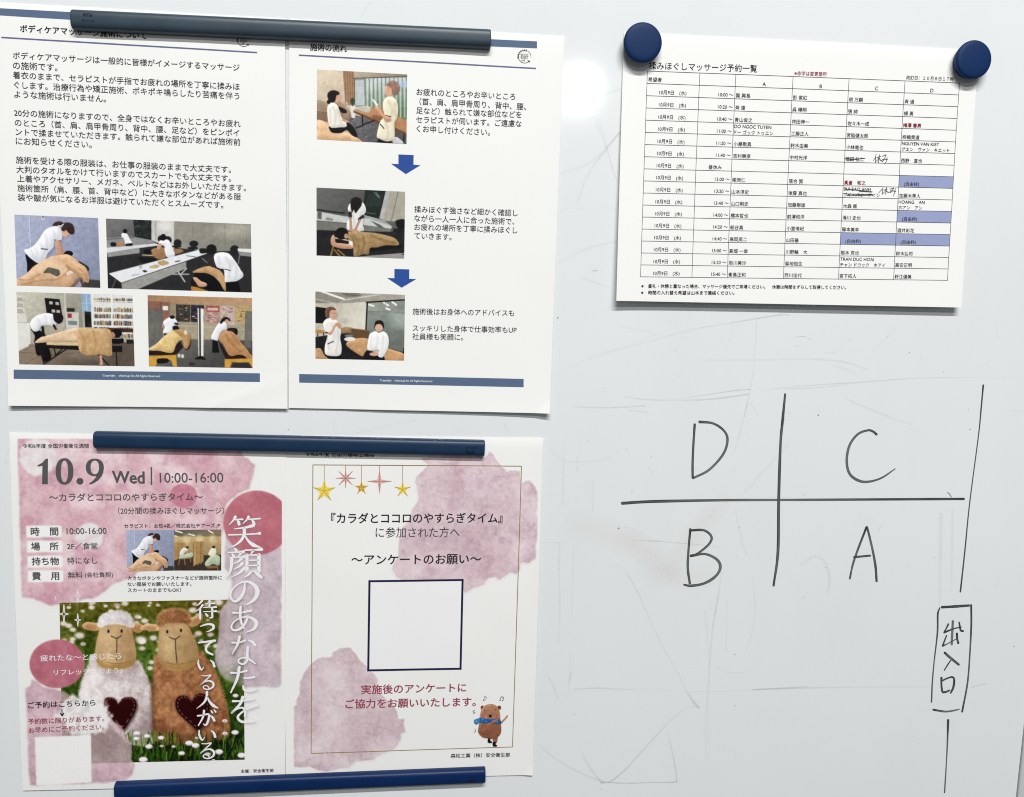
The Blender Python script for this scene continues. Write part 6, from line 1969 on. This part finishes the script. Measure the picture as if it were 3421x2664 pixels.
fig([(782, 364), (778, 400), (764, 432), (738, 462), (706, 482), (676, 494), (672, 484), (700, 464), (722, 438), (736, 410), (744, 380)])
a.make('date_numerals', GREYINK, P_FLY, HI2)
a = Art(S_FLY)
a.text('Wed', 'I', (846, 436), (1086, 440), 1.12, 0.030, True)
a.text('10:00-16:00', 'I', (1202, 442), (1680, 440), 1.06, 0.004, True)
a.rulepx('I', (1139, 362), (1140, 496), 1.1)
a.make('date_line', GREYINK, P_FLY, HI2)
a = Art(S_FLY)
a.text('～カラダとココロのやすらぎタイム～', 'I', (372, 592), (1524, 586), 1.0, 0.014)
a.text('（20分間の揉みほぐしマッサージ）', 'I', (888, 692), (1686, 690), 1.06, 0.010)
a.make('event_title', GREYINK, P_FLY, HI2)
Art(S_FLY).text('令和6年度 全国労働衛生週間', 'I', (172, 203), (668, 203), 1.0, 0.014).make('header_text', GREYINK, P_FLY, HI2)
a = Art(S_FLY)
for t, p0, p1 in [('時　間', (233, 848), (438, 846)), ('場　所', (236, 960), (440, 958)), ('持ち物', (240, 1072), (443, 1070)), ('費　用', (243, 1183), (445, 1181))]:
    a.text(t, 'I', p0, p1, 1.0, 0.024)
a.make('label_text', GREYINK, P_FLY, HI2)
a = Art(S_FLY)
a.text('10:00-16:00', 'I', (502, 844), (802, 841), 1.06, 0.010, True)
for t, p0, p1 in [('2F／食堂', (505, 958), (734, 956)), ('特になし', (507, 1068), (732, 1065)), ('無料', (511, 1176), (622, 1174)), ('(会社負担)', (640, 1173), (850, 1171))]:
    a.text(t, 'I', p0, p1, 1.0, 0.012)
a.make('detail_text', GREYINK, P_FLY, HI2)
a = Art(S_FLY)
for t, p0, p1, b in [('セラピスト：女性4名／株式会社チアーズ.JP', (934, 806), (1656, 801), .01)]:
    a.text(t, 'I', p0, p1, 1.0, b)
a.make('caption_text', SOFTBLACK, P_FLY, HI2)
a = Art(S_FLY)
for t, p0, p1, b in [('大きなボタンやファスナーなどが施術箇所に', (960, 1198), (1670, 1194), .012), ('ない服装でお願いいたします。', (960, 1243), (1440, 1241), .012), ('スカートのままでもOK！', (962, 1288), (1362, 1286), .012)]:
    a.text(t, 'I', p0, p1, 1.0, b)
a.make('clothing_note', SOFTBLACK, P_FLY, HI2)
a = Art(S_FLY)
a.text('疲れたな～と感じたら', 'J', (306, 450), (912, 432), .92, 0.008)
a.text('リフレッシュしよう♪', 'J', (406, 556), (924, 542), .92, 0.008)
a.make('handwritten_words', WHITEINK, P_FLY, HI2)
a = Art(S_FLY)
a.text('ご予約はこちらから', 'J', (212, 804), (718, 782), 1.0, 0.016)
a.strokepx('J', [(467, 834), (468, 878)], .8).strokepx('J', [(455, 861), (468, 881), (481, 860)], .8)
a.make('booking_text', BLACK, P_FLY, HI2)
a = Art(S_FLY)
a.text('予約数に限りがあります。', 'J', (212, 926), (784, 902), 1.0, 0.012)
a.text('お早めにご予約ください。', 'J', (216, 992), (784, 964), 1.0, 0.012)
a.make('booking_note', ROSEINK, P_FLY, HI2)
Art(S_FLY).text('主催：安全衛生部', 'J', (1812, 1298), (2058, 1292), 1.0, 0.016).make('organiser_text', BLACK, P_FLY, HI2)
for (cx, cy, r, crop, lw) in [(586, 1336, 34, 'I', .5), (420, 1346, 17, 'I', .9), (482, 116, 50, 'J', .5), (586, 160, 34, 'J', .5), (528, 46, 11, 'J', .8)]:
    a = Art(S_FLY)
    k = r * (1.45 if lw == .5 else 1)
    pts = []
    for i in range(8):
        t = i * math.pi / 4
        rr = (k if i in (2, 6) else r * .72) if i % 2 == 0 else r * .2
        pts.append((cx + rr * math.cos(t), cy + rr * math.sin(t)))
    if lw == .5:
        uv = S_FLY.loc(px(crop, pts + [pts[0]]))
        for i in range(8):
            a.stroke(np.array([uv[i], uv[i + 1]]), np.array([.55, .55]))
    else:
        a.polypx(crop, pts)
    a.make('sparkle', WHITEINK, P_FLY, HI2)

# ------------------------------------------------------------------ survey sheet
DL = 600 * 2.184


def paint_survey_top():
    Q = [(820, 220), (1895, 220), (1895, 1285), (820, 1285)]
    p = Pic(Q, 122, 122, PAPER_RGB, res=0.5)
    mk = p.mask([(1040, 290), (1080, 284), (1280, 262), (1460, 256), (1500, 290), (1540, 238), (1590, 296), (1618, 330), (1660, 390), (1700, 380), (1762, 378), (1772, 470), (1800, 448), (1840, 452), (1874, 500), (1890, 540), (1888, 800), (1876, 1020), (1830, 1050), (1764, 1050), (1756, 1110), (1740, 1134), (1690, 1120), (1640, 1150), (1610, 1172), (1586, 1150), (1540, 1160), (1500, 1210), (1440, 1226), (1400, 1250), (1362, 1276), (1340, 1220), (1250, 1180), (1100, 1180), (900, 1176), (866, 1160), (832, 1110), (842, 1050), (872, 1010), (884, 940), (880, 880), (900, 800), (960, 720), (980, 660), (1020, 600), (1024, 540), (1000, 470), (1010, 420), (1060, 380), (1088, 340)], warp=(12, 50))
    wash(p, mk, (208, 182, 190), (226, 208, 213), 1, 190, 14, .05)
    soft = box(mk, 3)
    for cx, cy, rx, ry in [(1480, 470, 70, 60), (1330, 380, 50, 40), (1260, 640, 50, 40), (1210, 890, 40, 30), (1400, 900, 50, 40), (1640, 880, 60, 50), (1110, 1100, 60, 50)]:
        m = np.clip(1 - np.sqrt(((p.X - cx) / rx) ** 2 + ((p.Y - cy) / ry) ** 2) + (fbm(p.X, p.Y, 60, 4, 71) - .5) * 1.6, 0, 1)
        p.lay(m * soft * .5, (200, 158, 180))
    p.a = np.clip(box(mk, 3) * 1.6, 0, 1)
    return p.done(1)


def paint_survey_low():
    Q = [(105, 345 + DL), (945, 345 + DL), (945, 1270 + DL), (105, 1270 + DL)]
    p = Pic(Q, 98, 108, PAPER_RGB, res=0.5)
    P = [(114, 790), (134, 780), (134, 740), (160, 690), (160, 600), (210, 510), (250, 470), (320, 425), (390, 430), (400, 390), (450, 362), (530, 360), (560, 400), (590, 450), (640, 490), (690, 540), (722, 590), (716, 660), (760, 710), (840, 780), (866, 830), (870, 880), (926, 880), (914, 920), (936, 972), (900, 985), (890, 1040), (840, 1100), (720, 1150), (700, 1176), (560, 1190), (520, 1240), (440, 1246), (380, 1260), (290, 1256), (220, 1226), (150, 1232), (114, 1222)]
    mk = p.mask([(x, y + DL) for x, y in P], warp=(10, 46)) * (p.X > 114)
    wash(p, mk, (210, 188, 194), (226, 211, 215), 1, 180, 15, .05)
    p.a = np.clip(box(mk, 3) * 1.6, 0, 1)
    return p.done(1)


place_pic(paint_survey_top(), S_SUR, 'K', [(820, 220), (1895, 220), (1895, 1285), (820, 1285)], 'watercolour_patch', P_SUR, LOW, 'large mauve watercolour patch in the upper right')
place_pic(paint_survey_low(), S_SUR, 'L', [(105, 345), (945, 345), (945, 1270), (105, 1270)], 'watercolour_patch', P_SUR, LOW, 'mauve watercolour patch in the lower left')
FQ = S_SUR.loc(np.concatenate([px('K', [(252, 335), (1774, 345)]), px('L', [(1708, 1083), (239, 1130)])]))
a = Art(S_SUR)
for i in range(4):
    a.rule(FQ[i], FQ[(i + 1) % 4], 0.62)
a.make('gold_border', GOLD, P_SUR, MID)


def star_pts(cx, cy, r, n, k, rot=-math.pi / 2):
    return [(cx + (r if i % 2 == 0 else r * k) * math.cos(rot + i * math.pi / n), cy + (r if i % 2 == 0 else r * k) * math.sin(rot + i * math.pi / n)) for i in range(2 * n)]


for cx, cy, r, n, k, ytop, mt, lb in [(335, 526, 82, 5, .40, 340, YELLOW, 'largest yellow five pointed star at the left'), (491, 432, 70, 8, .30, 340, PINKSTAR, 'pink eight pointed star'), (606, 503, 50, 5, .46, 341, YELLOW, 'smallest yellow star with an inner star outline'),
                                      (738, 455, 86, 4, .22, 342, PINKSTAR, 'pink four pointed star'), (907, 514, 60, 5, .36, 343, YELLOW, 'yellow five pointed star at the right')]:
    pts = star_pts(cx, cy, r, n, k)
    st_ = Art(S_SUR).polypx('K', pts).make('hanging_star', mt, P_SUR, MID, lb)
    a = Art(S_SUR)
    a.rulepx('K', (cx, ytop), (cx, cy - r), .42)
    for i in range(0, 2 * n, 2):
        a.strokepx('K', [(cx, cy), pts[i]], [.3, .42])
    if 'smallest' in lb:
        q = star_pts(cx, cy, r * .56, 5, .46)
        for i in range(10):
            a.strokepx('K', [q[i], q[(i + 1) % 10]], .45)
    a.make('star_ribs', COPPER, st_, TOP)
Art(S_SUR).text('令和6年度 全国労働衛生週間', 'K', (196, 256), (698, 262), 1.0, 0.016).make('header_text', BLACK, P_SUR, TOP)
Art(S_SUR).text('『カラダとココロのやすらぎタイム』', 'K', (386, 726), (1634, 724), 1.06, 0.020).make('survey_title', BLACK, P_SUR, TOP)
Art(S_SUR).text('に参加された方へ', 'K', (710, 830), (1322, 828), 1.08, -0.004).make('survey_line', SOFTBLACK, P_SUR, TOP)
Art(S_SUR).text('～アンケートのお願い～', 'K', (534, 1028), (1478, 1022), 1.0, 0.018).make('survey_request', BLACK, P_SUR, TOP)
bx = Art(S_SUR).quadpx('K', [(661, 1181), (1348, 1171), (1336, 1823), (652, 1838)]).make('white_panel', WHITEINK, P_SUR, MID, 'empty white square panel with navy outline')
PQ = S_SUR.loc(px('K', [(665, 1184), (1344, 1175), (1329, 1822), (656, 1834)]))
a = Art(S_SUR)
for i in range(4):
    d = PQ[(i + 1) % 4] - PQ[i]
    d = d / np.linalg.norm(d) * .9
    a.rule(PQ[i] - d, PQ[(i + 1) % 4] + d, 1.75)
a.make('navy_outline', NAVY, bx, TOP)
a = Art(S_SUR)
a.text('実施後のアンケートに', 'L', (606, 666), (1370, 650), 1.0, 0.022)
a.text('ご協力をお願いいたします。', 'L', (490, 770), (1440, 754), 1.0, 0.022)
a.make('request_text', ROSEINK, P_SUR, TOP)
Art(S_SUR).text('森松工業（株）安全衛生部', 'L', (1258, 1148), (1690, 1140), 1.0, 0.016).make('organiser_text', BLACK, P_SUR, TOP)
a = Art(S_SUR)
a.strokepx('L', [(1500, 738), (1506, 714), (1518, 722)], .35).strokepx('L', [(1496, 740), (1502, 742)], .9).strokepx('L', [(1512, 738), (1518, 724)], .35)
a.strokepx('L', [(1618, 740), (1626, 716), (1644, 722), (1638, 742)], .35).strokepx('L', [(1626, 722), (1643, 728)], .35).strokepx('L', [(1614, 741), (1620, 742)], .8).strokepx('L', [(1634, 744), (1639, 743)], .8)
a.strokepx('L', [(1434, 814), (1418, 824), (1434, 832), (1422, 840)], .4)
a.strokepx('L', [(1432, 950), (1440, 966), (1426, 978)], .4)
a.make('music_notes', SOFTBLACK, P_SUR, TOP)


def paint_bear():
    Q = [(1415, 760), (1690, 760), (1690, 1085), (1415, 1085)]
    p = Pic(Q, 32, 38, PAPER_RGB, res=0.22)
    br, brd, brl = (158, 106, 78), (122, 76, 56), (186, 136, 106)
    al = np.zeros(p.X.shape)
    def add(pts, c, smooth=True, **k):
        nonlocal al
        al = np.maximum(al, p.mask(pts, smooth))
        p.poly(pts, c, smooth=smooth, tex=(14, 16), **k)
    add([(1620, 905), (1650, 870), (1672, 848), (1670, 868), (1640, 900), (1624, 916)], brl)
    add([(1532, 990), (1562, 1000), (1558, 1024), (1532, 1020)], br)
    add([(1562, 990), (1600, 984), (1594, 1050), (1568, 1050)], br)
    add([(1530, 1020), (1546, 1020), (1548, 1036), (1560, 1044), (1556, 1054), (1528, 1050)], (24, 22, 24))
    add([(1564, 1048), (1586, 1046), (1586, 1062), (1596, 1070), (1592, 1080), (1566, 1078)], (24, 22, 24))
    for x in (1488, 1610):
        add([(x - 13, 794), (x, 780), (x + 14, 790), (x + 12, 808), (x - 4, 812)], brd)
    add([(1470, 870), (1478, 820), (1500, 786), (1546, 768), (1592, 784), (1614, 826), (1620, 880), (1612, 905), (1480, 905)], brl)
    add([(1462, 930), (1476, 890), (1540, 880), (1610, 890), (1626, 940), (1622, 985), (1594, 1014), (1540, 1022), (1488, 1012), (1458, 975)], br)
    p.ell(1520, 985, 30, 22, brd, .4, soft=16).ell(1580, 960, 30, 40, (150, 96, 72), .5, soft=20)
    p.ell(1547, 856, 25, 21, (176, 122, 92), 1, soft=3).ell(1546, 857, 10, 9, (22, 18, 20)).line([(1546, 866), (1546, 874)], 2.5, (60, 40, 36))
    p.ell(1506, 818, 3, 5, (30, 24, 24)).ell(1582, 814, 3, 5, (30, 24, 24)).ell(1498, 857, 11, 9, (206, 92, 86), .8, soft=5).ell(1592, 857, 11, 9, (206, 92, 86), .8, soft=5)
    add([(1462, 884), (1470, 868), (1540, 880), (1600, 874), (1620, 888), (1618, 914), (1540, 912), (1470, 906)], (44, 104, 168))
    add([(1430, 884), (1468, 874), (1472, 900), (1448, 920), (1430, 912)], (70, 140, 190))
    for x, y in [(1490, 885), (1516, 896), (1566, 892), (1598, 900), (1448, 896)]:
        p.ell(x, y, 3, 3, (220, 226, 232), .9)
    add([(1520, 918), (1560, 900), (1594, 876), (1604, 884), (1572, 912), (1536, 930)], (170, 116, 86))
    p.line([(1498, 976), (1520, 962), (1548, 966), (1556, 996)], 2, brd, .8, smooth=True)
    p.a = np.clip(box(al, 1) * 1.2, 0, 1)
    return p.done(0)


place_pic(paint_bear(), S_SUR, 'L', [(1415, 760), (1690, 760), (1690, 1085), (1415, 1085)], 'bear_drawing', P_SUR, MID, 'small brown dancing bear with a blue scarf')
